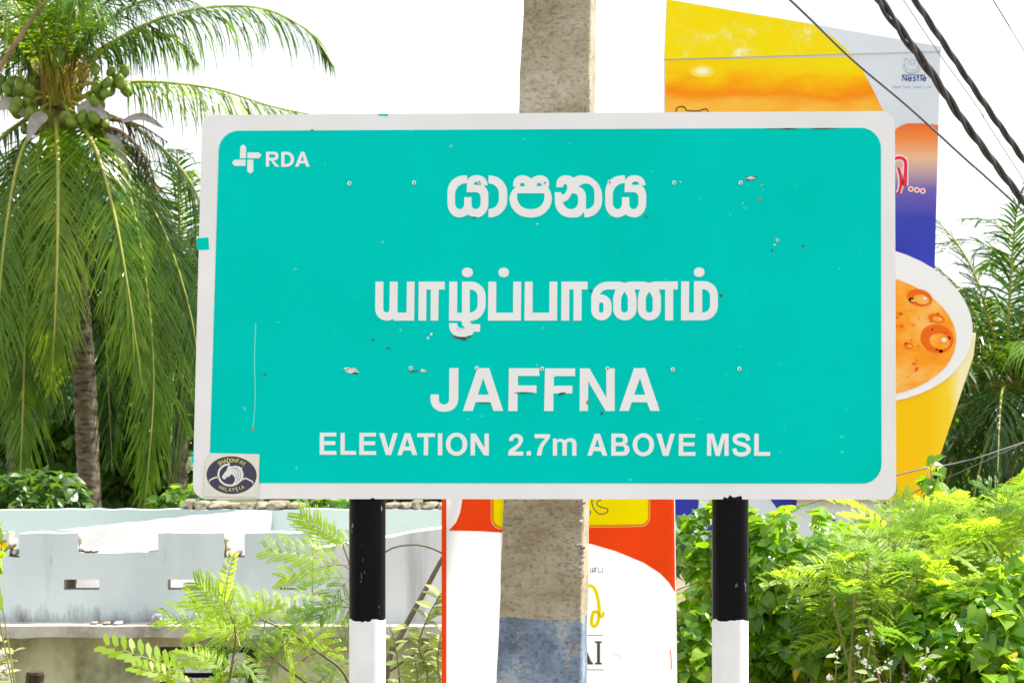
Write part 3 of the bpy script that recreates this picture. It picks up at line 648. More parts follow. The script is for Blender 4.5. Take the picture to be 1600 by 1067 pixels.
    gd = n.new('ShaderNodeTexGradient'); gd.gradient_type = 'SPHERICAL'; l.new(mp.outputs[0], gd.inputs[0]); r = ramp(gm, gd.outputs['Fac'], [(0.0, (0.85, 0.60, 0.005)), (0.35, (0.85, 0.66, 0.08)), (0.8, (0.86, 0.84, 0.6))]); l.new(r.outputs['Color'], b.inputs['Base Color'])
    g = Flat(d, 0.003, LB+0.0044); g.ellipse(1096,114,22,11,0,24); g.build('sun_glint', gm, pn)
    g = Flat(d, 0.004, LB+0.0048); g.poly([[(1340,300,60),(1395,197,25),(1432,194,20),(1462,198),(1456.6,420),(1300,440)]]); g.build('dusk_print', pu, pn)
    # red lettering with pale edge and three dots
    for wd, mt, lf in ((9.5, wht, LB+0.0092), (5.2, red, LB+0.0136)):
        g = Flat(d, 0.003, lf); g.stroke([(1388,290),(1389,260),(1395,250),(1405,249),(1411,255),(1411,272),(1411,292)], wd*0.95, 5); g.stroke([(1400,264),(1403,275),(1404,290),(1401,303)], wd*0.9, 5)
        g.build('printed_letter', mt, pn)
        for x, y in ((1419.5,297),(1429,298.5),(1438,300)):
            g = Flat(d, 0.003, lf); g.ellipse(x, y, wd*0.46, wd*0.46, 0, 14); g.build('printed_dot', mt, pn)
    # maker's mark
    nb = mat('board_mark_navy', (0.04, 0.05, 0.28), 0.5, 0.06); ng = mat('board_mark_grey', (0.42, 0.46, 0.55), 0.5, 0.06)
    g = Flat(d, 0.003, LB)
    x = 1406
    for ch, wd in zip('Nestle', (8.5, 6.5, 5.5, 4.5, 3, 6.2)):
        for s in GLY[ch]: g.stroke([(x + u*wd*0.95, 129 - v*8.6) for u, v in s], 1.5, 3, smooth=len(s) > 4)
        x += wd + 0.8
    g.stroke([(1436,121.4),(1438.6,119.6)], 1.1, smooth=False); g.stroke([(1405.5,120),(1442,120)], 0.9, smooth=False); g.build('printed_word', nb, pn)
    g = Flat(d, 0.003, LB); x = 1392
    for ch in 'Good Food, Good Life':
        for s in GLY[ch]: g.stroke([(x + u*2.2, 140 - v*3.6) for u, v in s], 0.45, 2, smooth=len(s) > 4)
        x += 3.0
    g.build('printed_word', ng, pn)
    g = Flat(d, 0.003, LB)
    for s in ([(1407,108),(1414,115),(1424,116),(1434,112)], [(1408,104),(1416,111),(1426,112),(1436,107)], [(1410,114),(1420,118),(1432,115)], [(1409,98),(1412,94),(1417,98),(1416,104)], [(1419,97),(1423,95),(1426,99),(1424,105)],
              [(1430,108),(1432,100),(1428,97),(1432,95),(1437,99),(1438,107),(1441,113)], [(1411,98),(1409,106)], [(1421,99),(1420,106)]):
        g.stroke(s, 0.9, 4)
    g.build('nest_emblem', ng, pn)
    # lettering whose top edge shows above the sign
    dk = mat('board_dark', (0.05, 0.03, 0.02), 0.5, 0.06)
    g = Flat(d, 0.003, LB+0.0044); g.stroke([(1056,188),(1055,174),(1060,169.5),(1068,170),(1072,175),(1090,176),(1096,173.5),(1103,173.5),(1106,182)], 1.6, 4); g.build('printed_letter', dk, pn)
    # cup cut-out: body, rim, drink, bubbles
    g = Flat(d, 0.10, 0.15); g.poly([[(1143,520),(1517,520),(1513,556),(1446,755),(1434,778,10),(1230,778,10),(1222,760)]]); cup = g.build('cup', cy, R); cup['label'] = 'yellow cup cut-out with pale rim'
    g = Flat(d, 0.012, 0.2502); g.ellipse(1328,506,184,123,0.10,48); rim = g.build('cup_rim', wht, cup)
    g = Flat(d, 0.006, 0.2624); g.ellipse(1327,522,159,97,0.08,44); g.build('drink', cf, cup)
    rr = random.Random(4)
    for x, y, rx, ry in ((1429,466,20,13),(1455,498,13,7),(1456,529,26,22),(1412,540,7,5),(1418,470,6,4)):
        g = Flat(d, 0.003, 0.2686); g.ellipse(x, y, rx, ry, 0.25, 20); g.build('bubble', bub, cup)
        g = Flat(d, 0.003, 0.2718); g.ellipse(x+rx*0.15, y+ry*0.2, rx*0.62, ry*0.55, 0.25, 16); g.build('bubble', cf, cup)
        g = Flat(d, 0.003, 0.275); g.ellipse(x+rx*0.4, y+ry*0.1, rx*0.15, ry*0.15, 0.25, 10); g.build('bubble', wht, cup)
    g = Flat(d, 0.003, 0.2686)
    for i in range(60):
        x = rr.uniform(1330, 1475); y = rr.uniform(480, 600); s = rr.uniform(0.9, 3.0)
        if ((x-1328)/150)**2 + ((y-523)/88)**2 < 1: g.ellipse(x, y, s*1.3, s, 0, 7)
    o = g.build('froth_specks', bub, cup); o['kind'] = 'stuff'
    # jagged blue print at the foot
    for i, pts in enumerate(([(1039,770),(1092,770),(1088,800),(1075,812),(1068,800),(1039,826)], [(1039,850),(1060,828),(1078,870),(1039,876)], [(1195,770),(1245,770),(1240,796),(1222,806),(1210,790)],
                ([(1100,826),(1130,800),(1150,840),(1120,870)]), [(1333,828),(1350,818),(1357,822),(1352,845)], [(1270,820),(1300,800),(1310,840),(1280,870)])):
        g = Flat(d, 0.003, LB); g.poly([pts]); g.build('blue_burst', navy, pn)
    for x in (1090, 1320):
        c = P(x, 0, d + 0.08); mb = MB(); mb.tube([Vector((c.x, d + 0.09, GZ-0.3)), Vector((c.x, d + 0.09, P(0, 120, d).z))], 0.07, 12); mb.build('post', STEEL, R, smooth=True)
billboard()

# ------------------------------------------------------------------ flat-roofed building with battlement parapet
def blob(rr, c, rx, ry, rz, sub=1):
    """one irregular stone"""
    t = (1 + 5**0.5)/2
    vs = [Vector(v).normalized() for v in ((-1,t,0),(1,t,0),(-1,-t,0),(1,-t,0),(0,-1,t),(0,1,t),(0,-1,-t),(0,1,-t),(t,0,-1),(t,0,1),(-t,0,-1),(-t,0,1))]
    fs = [(0,11,5),(0,5,1),(0,1,7),(0,7,10),(0,10,11),(1,5,9),(5,11,4),(11,10,2),(10,7,6),(7,1,8),(3,9,4),(3,4,2),(3,2,6),(3,6,8),(3,8,9),(4,9,5),(2,4,11),(6,2,10),(8,6,7),(9,8,1)]
    for _ in range(sub):
        cache = {}; nf = []
        def mid(a, b):
            k = (min(a, b), max(a, b))
            if k not in cache: vs.append(((vs[a]+vs[b])/2).normalized()); cache[k] = len(vs)-1
            return cache[k]
        for a, b, c2 in fs:
            ab, bc, ca = mid(a, b), mid(b, c2), mid(c2, a); nf += [(a,ab,ca),(b,bc,ab),(c2,ca,bc),(ab,bc,ca)]
        fs = nf
    o = rr.uniform(0, 99); out = []
    for v in vs:
        k = 1 + 0.35*noise.noise(v*1.6 + Vector((o, o, o))) + 0.12*noise.noise(v*5 + Vector((o, 0, 0)))
        q = Vector((v.x*rx, v.y*ry, v.z*rz))*k
        q = Vector((max(-rx*.78, min(rx*.74, q.x + 0.12*q.z)), q.y, max(-rz*.72, min(rz*.70, q.z + 0.1*q.x)))); out.append(c + q)
    return out, fs
def building():
    d = 17.0; d2 = 19.5; base = Vector((P(250, 0, d).x, d, GZ))
    R = empty('flat_roofed_building', base, 'low pale blue building with battlement parapet and mossy wall below the coconut palm', 'building')
    pb = mat('parapet_paint', (0.6,)*3, 0.85, 0.2); n, l, b = nodes(pb)
    z = noise_node(pb, 1.6, 8, 0.6, 'Object', (1, 1, 0.35)); r = ramp(pb, z.outputs['Fac'], [(0.3, (0.48, 0.55, 0.575)), (0.5, (0.57, 0.64, 0.665)), (0.7, (0.62, 0.69, 0.715))])
    # grime splashed up from the ledge
    g_ = n.new('ShaderNodeNewGeometry'); sp = n.new('ShaderNodeSeparateXYZ'); l.new(g_.outputs['Position'], sp.inputs[0])
    zl = P(0, 982, d).z
    mr = n.new('ShaderNodeMapRange'); mr.inputs['From Min'].default_value = zl - 0.02; mr.inputs['From Max'].default_value = zl + 0.20; mr.inputs['To Min'].default_value = 0.42; mr.inputs['To Max'].default_value = 0.0
    l.new(sp.outputs['Z'], mr.inputs['Value'])
    z2 = noise_node(pb, 6, 8, 0.7, 'Object', (1.8, 1, 0.5)); ad = n.new('ShaderNodeMath'); ad.operation = 'ADD'; l.new(z2.outputs['Fac'], ad.inputs[0]); l.new(mr.outputs[0], ad.inputs[1])
    gr = ramp(pb, ad.outputs[0], [(0.62, (0, 0, 0)), (0.95, (0.9, 0.9, 0.9))])
    c1 = mixc(pb, gr.outputs['Color'], r.outputs['Color'], (0.10, 0.10, 0.085))
    z3 = noise_node(pb, 3.2, 7, 0.65, 'Object', (2.2, 1, 0.16)); g3 = ramp(pb, z3.outputs['Fac'], [(0.60, (0, 0, 0)), (0.78, (0.45, 0.45, 0.45))])
    l.new(mixc(pb, g3.outputs['Color'], c1, (0.25, 0.30, 0.31)), b.inputs['Base Color']); bump(pb, noise_node(pb, 30, 6).outputs['Fac'], 0.25, 0.01)
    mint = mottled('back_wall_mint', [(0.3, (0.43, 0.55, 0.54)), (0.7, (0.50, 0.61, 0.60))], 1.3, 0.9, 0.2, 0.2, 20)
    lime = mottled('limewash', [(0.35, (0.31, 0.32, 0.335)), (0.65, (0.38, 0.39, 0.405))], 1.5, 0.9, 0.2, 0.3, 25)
    streak = mottled('streaked_wash', [(0.34, (0.42, 0.43, 0.44)), (0.47, (0.60, 0.62, 0.64)), (0.7, (0.66, 0.68, 0.70))], 1.7, 0.9, 0.2, 0.2, 20, (2.5, 2.5, 0.25))
    moss = mottled('mossy_plaster', [(0.34, (0.12, 0.125, 0.065)), (0.43, (0.30, 0.30, 0.18)), (0.53, (0.46, 0.46, 0.29)), (0.7, (0.55, 0.53, 0.36))], 1.9, 0.95, 0.1, 0.3, 25, (1.2, 1, 0.7))
    ledgem = mottled('ledge_cement', [(0.3, (0.16, 0.14, 0.11)), (0.45, (0.42, 0.39, 0.34)), (0.65, (0.56, 0.53, 0.48))], 3.5, 0.95, 0.1, 0.5, 25)
    mortar = mottled('bare_mortar', [(0.3, (0.40, 0.36, 0.29)), (0.7, (0.66, 0.61, 0.52))], 9, 0.95, 0.1, 0.7, 30)
    dark = mat('window_wood', (0.035, 0.02, 0.015), 0.7); pane = mottled('window_pane', [(0.3, (0.60, 0.61, 0.64)), (0.7, (0.75, 0.76, 0.78))], 4, 0.3, 0.5); inside = mat('room_dark', (0.03, 0.03, 0.03), 0.9)  # pale pane colour has the glass reflection painted in
    # front parapet: grid of cells with gaps and slits cut out
    th = 0.18
    xs = sorted({-420,-330,-290,-190,-150,-55,-15,14,30,122,247,350,382,487, 100,155,262,317,437,480, -60-1,-116,-230,-175})
    ysr = [833, 848, 863, 870, 905, 921, 978]
    gaps = [(-330,-290,870),(-190,-150,870),(14,30,870),(122,247,863),(350,382,870)]
    slits = [(100,155),(262,317),(437,480),(-61,-55),(-116,-61),(-230,-190)]
    def solid(xa, xb, ya, yb):
        xm, ym = (xa+xb)/2, (ya+yb)/2
        for a, b2, y in gaps:
            if a < xm < b2 and ym < y: return False
        for a, b2 in slits:
            if a < xm < b2 and 905 < ym < 921: return False
        return True
    mb = MB(); rr = random.Random(8)
    def sub(v, step):
        out = []
        for a, b2 in zip(v, v[1:]):
            k = max(1, int((b2-a)/step)); out += [a + (b2-a)*i/k for i in range(k)]
        return out + [v[-1]]
    xs = sub(xs, 14); nx, nz = len(xs)-1, len(ysr)-1
    S = [[solid(xs[i], xs[i+1], ysr[j], ysr[j+1]) for j in range(nz)] for i in range(nx)]
    jit = {}
    def V(i, j, back):
        if (i, j) not in jit:
            y = ysr[j]; x = xs[i]
            top = j == 0 or (j in (2, 3))
            jit[(i, j)] = ((rr.uniform(-1.1, 1.1) if j < 4 else 0), (rr.uniform(-1.3, 0.9) if j == 0 else rr.uniform(-1.6, 1.6) if top else 0))
        jx, jy = jit[(i, j)]
        p = P(xs[i]+jx*0.6, ysr[j]+jy, d)
        return p + Vector((0, th if back else 0, 0))
    for i in range(nx):
        for j in range(nz):
            if not S[i][j]: continue
            mb.add([V(i,j,0),V(i+1,j,0),V(i+1,j+1,0),V(i,j+1,0)], [(0,3,2,1)])
            mb.add([V(i,j,1),V(i+1,j,1),V(i+1,j+1,1),V(i,j+1,1)], [(0,1,2,3)], 1)
            if j == 0 or not S[i][j-1]: mb.add([V(i,j,0),V(i+1,j,0),V(i+1,j,1),V(i,j,1)], [(0,1,2,3)], 1)
            if j < nz-1 and not S[i][j+1]: mb.add([V(i,j+1,0),V(i+1,j+1,0),V(i+1,j+1,1),V(i,j+1,1)], [(0,3,2,1)], 2)
            if i == 0 or not S[i-1][j]: mb.add([V(i,j,0),V(i,j+1,0),V(i,j+1,1),V(i,j,1)], [(0,3,2,1)], 2)
            if i == nx-1 or not S[i+1][j]: mb.add([V(i+1,j,0),V(i+1,j+1,0),V(i+1,j+1,1),V(i+1,j,1)], [(0,1,2,3)], 2)
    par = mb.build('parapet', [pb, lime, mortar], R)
    # broken masonry at the gap edges
    rr = random.Random(12)
    for (x, y, w2, h) in ((124,842,5,9),(126,856,6,8),(136,860,9,4),(148,860,6,3),(353,842,5,8),(356,856,6,8),(370,865,8,5),(360,866,6,5),(488,842,4,8),(489,855,4,8),(17,850,5,9),(21,864,6,6),(212,866,9,4.5),(226,868,9,5),(238,865,7,4)):
        v, f = blob(rr, P(x, y, d) + Vector((0, th*0.5, 0)), w2*d/F, th*0.5, h*d/F); s = MB(); s.add(v, f); s.build('broken_stone', mortar, par)
    # side walls running back over the roof
    def wall(p0, p1, z0, thick, m, name, cols=20, jz=0.004):
        mb = MB(); a = Vector((p0.x, p0.y, 0)); b2 = Vector((p1.x, p1.y, 0)); t = (b2-a).normalized(); nn = Vector((-t.y, t.x, 0))
        vs = []
        for i in range(cols+1):
            q = a.lerp(b2, i/cols); zt = p0.z + (p1.z-p0.z)*i/cols + rr.uniform(-jz, jz)
            vs += [Vector((q.x, q.y, z0)), Vector((q.x, q.y, zt)), Vector((q.x, q.y, zt))+nn*thick, Vector((q.x, q.y, z0))+nn*thick]
        fs = [(0,1,2,3), (cols*4+3, cols*4+2, cols*4+1, cols*4)]
        for i in range(cols):
            o = i*4; fs += [(o, o+4, o+5, o+1), (o+1, o+5, o+6, o+2), (o+2, o+6, o+7, o+3), (o+3, o+7, o+4, o)]
        mb.add(vs, fs); return mb.build(name, m, R)
    zr = P(0, 985, d).z
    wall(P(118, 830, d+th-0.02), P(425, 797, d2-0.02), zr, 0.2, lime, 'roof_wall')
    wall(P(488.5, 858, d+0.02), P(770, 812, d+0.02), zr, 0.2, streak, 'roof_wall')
    wall(P(-420, 796, d2), P(900, 796, d2), zr, 0.10, mint, 'back_wall', 60, 0.006)
    # roof slab with ledge, lower wall, window
    a, b2 = P(-420, 0, d).x, P(905, 0, d).x
    mb = MB(); zt, zbm = P(0, 978, d-0.25).z, P(0, 996, d-0.25).z
    cols = 40; vs = []
    for i in range(cols+1):
        x = a + (b2-a)*i/cols; j1, j2 = rr.uniform(-.006, .006), rr.uniform(-.003, .003)
        vs += [Vector((x, d-0.25+j1, zt+j2)), Vector((x, d2+0.2, zt)), Vector((x, d2+0.2, zbm)), Vector((x, d-0.25+j1*0.5, zbm+j1))]
    fs = [(0,1,2,3), (cols*4+3, cols*4+2, cols*4+1, cols*4)]
    for i in range(cols):
        o = i*4; fs += [(o, o+4, o+5, o+1), (o+1, o+5, o+6, o+2), (o+2, o+6, o+7, o+3), (o+3, o+7, o+4, o)]
    mb.add(vs, fs); mb.build('roof_slab', ledgem, R)
    wx0, wx1 = P(250, 0, d).x, P(402, 0, d).x; wz1, wz0 = P(0, 1010, d).z, P(0, 1150, d).z
    mb = MB(); t2 = 0.25
    mb.box(a+0.05, wx0, d, d+t2, GZ-0.3, zbm-0.001); mb.box(wx1, b2-0.05, d, d+t2, GZ-0.3, zbm-0.001)
    mb.box(wx0+0.0005, wx1-0.0005, d, d+t2, GZ-0.3, wz0); mb.box(wx0+0.0005, wx1-0.0005, d, d+t2, wz1, zbm-0.001)
    mb.box(a+0.06, a+0.3, d+t2+0.001, d2, GZ-0.3, zbm-0.001); mb.box(b2-0.3, b2-0.06, d+t2+0.001, d2, GZ-0.3, zbm-0.001); mb.box(a+0.31, b2-0.31, d2-0.2, d2-0.01, GZ-0.3, zbm-0.001)
    mb.build('wall', moss, R)
    mb = MB(); fw = 0.075
    mb.box(wx0, wx0+fw, d+0.03, d+0.12, wz0, wz1); mb.box(wx1-fw, wx1, d+0.03, d+0.12, wz0, wz1)
    mb.box(wx0+fw, wx1-fw, d+0.03, d+0.12, wz1-0.035, wz1); mb.box(wx0+fw, wx1-fw, d+0.03, d+0.12, wz0, wz0+0.04)
    xm = P(345, 0, d).x; mb.box(xm-0.035, xm+0.035, d+0.04, d+0.11, wz0+0.04, wz1-0.035)
    win = mb.build('window', dark, R)
    for (xa, xb) in ((wx0+fw+0.012, xm-0.045), (xm+0.045, wx1-fw-0.012)):
        h = (wz1-wz0-0.09)/3.2
        for k in range(3):
            zt2 = wz1-0.05-k*h*1.05; mb = MB(); mb.add([Vector((xa,d+0.06,zt2)),Vector((xb,d+0.06,zt2)),Vector((xb,d+0.05,zt2-h+0.03)),Vector((xa,d+0.05,zt2-h+0.03)),Vector((xa,d+0.07,zt2)),Vector((xb,d+0.07,zt2)),Vector((xb,d+0.06,zt2-h+0.03)),Vector((xa,d+0.06,zt2-h+0.03))],
                [(0,3,2,1),(4,5,6,7),(0,1,5,4),(3,7,6,2),(0,4,7,3),(1,2,6,5)]); mb.build('pane', pane, win)
    mb = MB(); mb.box(wx0+0.01, wx1-0.01, d+0.2, d+0.24, wz0, wz1); mb.build('dark_room_panel', inside, win)  # near-black panel painted as the darkness of the unlit room
    # rubble course along the top of the back wall
    rub = mottled('rubble_stone', [(0.36, (0.10, 0.085, 0.06)), (0.5, (0.22, 0.195, 0.15)), (0.65, (0.32, 0.29, 0.235))], 6, 0.95, 0.1, 0.8, 25)
    rr = random.Random(21); x = 288
    while x < 700:
        if 470 < x < 600 : x = 600
        wpx = rr.uniform(14, 34); hpx = rr.uniform(7, 10) if x > 320 else rr.uniform(8, 12)
        v, f = blob(rr, P(x+wpx/2, 796-hpx*0.72, d2+0.12) , wpx*0.72*d2/F, 0.12, hpx*1.15*d2/F); s = MB(); s.add(v, f); s.build('rubble_stone', rub, R); x += wpx*0.96
    # loose debris lying on the ledge
    grey = mottled('debris_grey', [(0.3, (0.16, 0.16, 0.15)), (0.7, (0.4, 0.4, 0.38))], 12, 0.95, 0.1, 0.6, 40)
    for (x, y, w2, h, m, lab) in ((246,971,10.5,11,grey,'rounded grey lump of mortar resting on the building ledge'),(148,977,7,3,rub,'flat pale stone chip lying on the ledge, left of the other chips'),(168,977,8,3.2,rub,'flat pale stone chip lying on the ledge between two other chips'),(186,977,9,3.4,lime,'flat whitish stone chip lying on the ledge beside the grey lump')):
        c = P(x, y, d-0.13); c.z = zt + h*d/F*0.82
        v, f = blob(rr, c, w2*d/F, 0.06, h*d/F, 2); s = MB(); s.add(v, f); o = s.thing('loose_stone', m, Vector((c.x, c.y, zt)), lab, 'stone', 'debris on the ledge')
building()

# ------------------------------------------------------------------ palms
BR = (1.6, 0.66, (0.30, 0.22, 0.07))
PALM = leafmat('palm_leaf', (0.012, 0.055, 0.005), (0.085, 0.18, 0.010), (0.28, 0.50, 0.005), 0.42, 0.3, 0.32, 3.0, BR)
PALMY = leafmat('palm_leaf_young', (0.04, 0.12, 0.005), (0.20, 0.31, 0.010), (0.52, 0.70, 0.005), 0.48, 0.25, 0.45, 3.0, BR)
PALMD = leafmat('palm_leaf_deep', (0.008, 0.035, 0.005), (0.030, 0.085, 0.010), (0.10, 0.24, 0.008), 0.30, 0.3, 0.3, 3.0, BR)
DRYD = leafmat('palm_leaf_withered', (0.018, 0.016, 0.012), (0.06, 0.05, 0.035), (0.1, 0.08, 0.04), 0.2, 0.6, 0.2, 3.0)
PALMB = leafmat('palm_leaf_dry', (0.20, 0.13, 0.06), (0.34, 0.24, 0.11), (0.4, 0.3, 0.1), 0.3, 0.6, 0.3, 0.8)
RACH = mottled('palm_rib', [(0.3, (0.24, 0.27, 0.03)), (0.7, (0.36, 0.36, 0.06))], 2, 0.4, 0.5)
RACHB = mottled('palm_rib_dry', [(0.3, (0.16, 0.10, 0.05)), (0.7, (0.32, 0.22, 0.12))], 5, 0.8, 0.3)
TRUNK = mottled('palm_trunk', [(0.36, (0.055, 0.045, 0.032)), (0.5, (0.13, 0.11, 0.078)), (0.66, (0.22, 0.19, 0.14))], 7, 0.95, 0.1, 0.8, 25, (1, 1, 3))
NUT = mottled('green_coconut', [(0.3, (0.08, 0.15, 0.01)), (0.6, (0.16, 0.24, 0.02)), (0.8, (0.26, 0.25, 0.06))], 5, 0.35, 0.5)
SPATHE = mottled('dry_spathe', [(0.3, (0.26, 0.23, 0.22)), (0.7, (0.45, 0.42, 0.41))], 7, 0.6, 0.4)
HUSK = mottled('leaf_sheath', [(0.3, (0.13, 0.08, 0.03)), (0.7, (0.32, 0.22, 0.10))], 8, 0.9, 0.2, 0.5, 30, (2, 2, 0.6))
FIBRE = mottled('flower_stalk', [(0.3, (0.30, 0.20, 0.03)), (0.7, (0.45, 0.33, 0.06))], 8, 0.7, 0.2)
def frond(R, pts, L, rr, mt=None, droop=0.55, wid=0.037, step=0.034, ribm=None, azim=None, bare=0.1, r0=0.035, be0=28):
    c = catmull(pts, 10); ln = [0.0]
    for a, b in zip(c, c[1:]): ln.append(ln[-1] + (b-a).length)
    tot = ln[-1]
    h = Vector((c[-1].x-c[0].x, c[-1].y-c[0].y, 0)) if azim is None else Vector((math.cos(azim), math.sin(azim), 0))
    if h.length < 1e-3: h = Vector((0, -1, 0))
    S = Vector((0, 0, 1)).cross(h.normalized())
    mb = MB(); s = tot*bare; i = 0; up = Vector((0, 0, 1))
    while s < tot*0.995:
        while i < len(ln)-2 and ln[i+1] < s: i += 1
        f = (s-ln[i])/max(1e-6, ln[i+1]-ln[i]); p = c[i].lerp(c[i+1], f); T = (c[i+1]-c[i]).normalized()
        Nn = S.cross(T).normalized()
        if Nn.z < 0 and abs(T.z) < 0.7: Nn = -Nn
        u = (s/tot - bare)/(1-bare)
        ll = L*(0.45 + 0.55*math.sin(math.pi*min(1, 0.12+u*0.95)))*(1 if u < 0.8 else 1-0.55*(u-0.8)/0.2)
        wob = noise.noise(Vector((s*1.7, c[0].x*3, c[-1].z)))
        for sg in (-1, 1):
            be = math.radians(be0 + (70-be0)*u + rr.gauss(0, 9) + wob*14); l2 = ll*rr.uniform(0.72, 1.1)*(0.5 if rr.random() < 0.06 else 1)
            dv = (S*sg*math.cos(be) + T*math.sin(be) + Nn*rr.uniform(-0.05, 0.22)).normalized()
            q = p.copy(); wv = wid*rr.uniform(0.8, 1.15)
            side = T - dv*T.dot(dv); side = side.normalized() if side.length > 1e-3 else Nn
            ns = 4; vs = []; k1 = droop*rr.uniform(0.6, 1.5)*(2.2 if rr.random() < 0.07 else 1)
            for k in range(ns+1):
                t = k/ns; wk = wv*0.5*(0.55 + 0.45*min(1, t*4))*(1-t)**0.6 if k < ns else 0.002
                vs += [q - side*wk, q + side*wk]
                if k < ns:
                    dv = (dv + Vector((0, 0, -1))*k1*(0.25+0.75*t)).normalized(); q = q + dv*(l2/ns)
            mb.add(vs, [(2*k, 2*k+1, 2*k+3, 2*k+2) for k in range(ns)])
        s += step*rr.uniform(0.8, 1.2)
    fo = mb.build('frond', mt or PALM, R)
    rb = MB(); n = len(c); rb.tube(c, [r0*(1-0.88*(k/(n-1))**0.8) for k in range(n)], 6); rb.build('frond_rib', ribm or RACH, fo, smooth=True)
    return fo
def trunk(R, pts, r0, r1, name='trunk'):
    c = catmull(pts, 40); mb = MB(); rad = []
    for i, p in enumerate(c):
        t = i/(len(c)-1); s = (p.z*5.5) % 1.0
        rad.append((r0 + (r1-r0)*t)*(1 + 0.09*(1-s)**3 + 0.04*noise.noise(p*3)))
    mb.tube(c, rad, 16); return mb.build(name, TRUNK, R, smooth=True)
def coconut_mesh():
    mb = MB(); rings, n = 7, 10; vs = []
    for i in range(rings+1):
        a = math.pi*i/rings
        for k in range(n):
            b = 2*math.pi*k/n; r = math.sin(a)*(1 + 0.06*math.cos(3*b)); vs.append(Vector((r*math.cos(b)*0.105, r*math.sin(b)*0.105, math.cos(a)*0.145 - 0.012*math.sin(a))))
    mb.add(vs, [(i*n+k, i*n+(k+1) % n, (i+1)*n+(k+1) % n, (i+1)*n+k) for i in range(rings) for k in range(n)])
    return mb.mesh('coconut', NUT, Vector((0,0,0)), True)
COCO = coconut_mesh()
def spathe(R, a, b, w):
    c = catmull([a, a.lerp(b, 0.5) + Vector((0, -0.05, 0.10)), b], 8); n = len(c); mb = MB(); vs = []
    for i, p in enumerate(c):
        t = (c[min(i+1, n-1)] - c[max(i-1, 0)]).normalized(); u = t.cross(Vector((0, 1, 0))).normalized(); wk = w*math.sin(math.pi*min(1, 0.08+0.92*i/(n-1)))**0.8
        for k in range(5):
            g = -1 + k*0.5; vs.append(p + u*g*wk + Vector((0, 0.5*wk*(1-g*g), 0)))
    mb.add(vs, [(i*5+k, i*5+k+1, (i+1)*5+k+1, (i+1)*5+k) for i in range(n-1) for k in range(4)]); return mb.build('spathe', SPATHE, R, smooth=True)

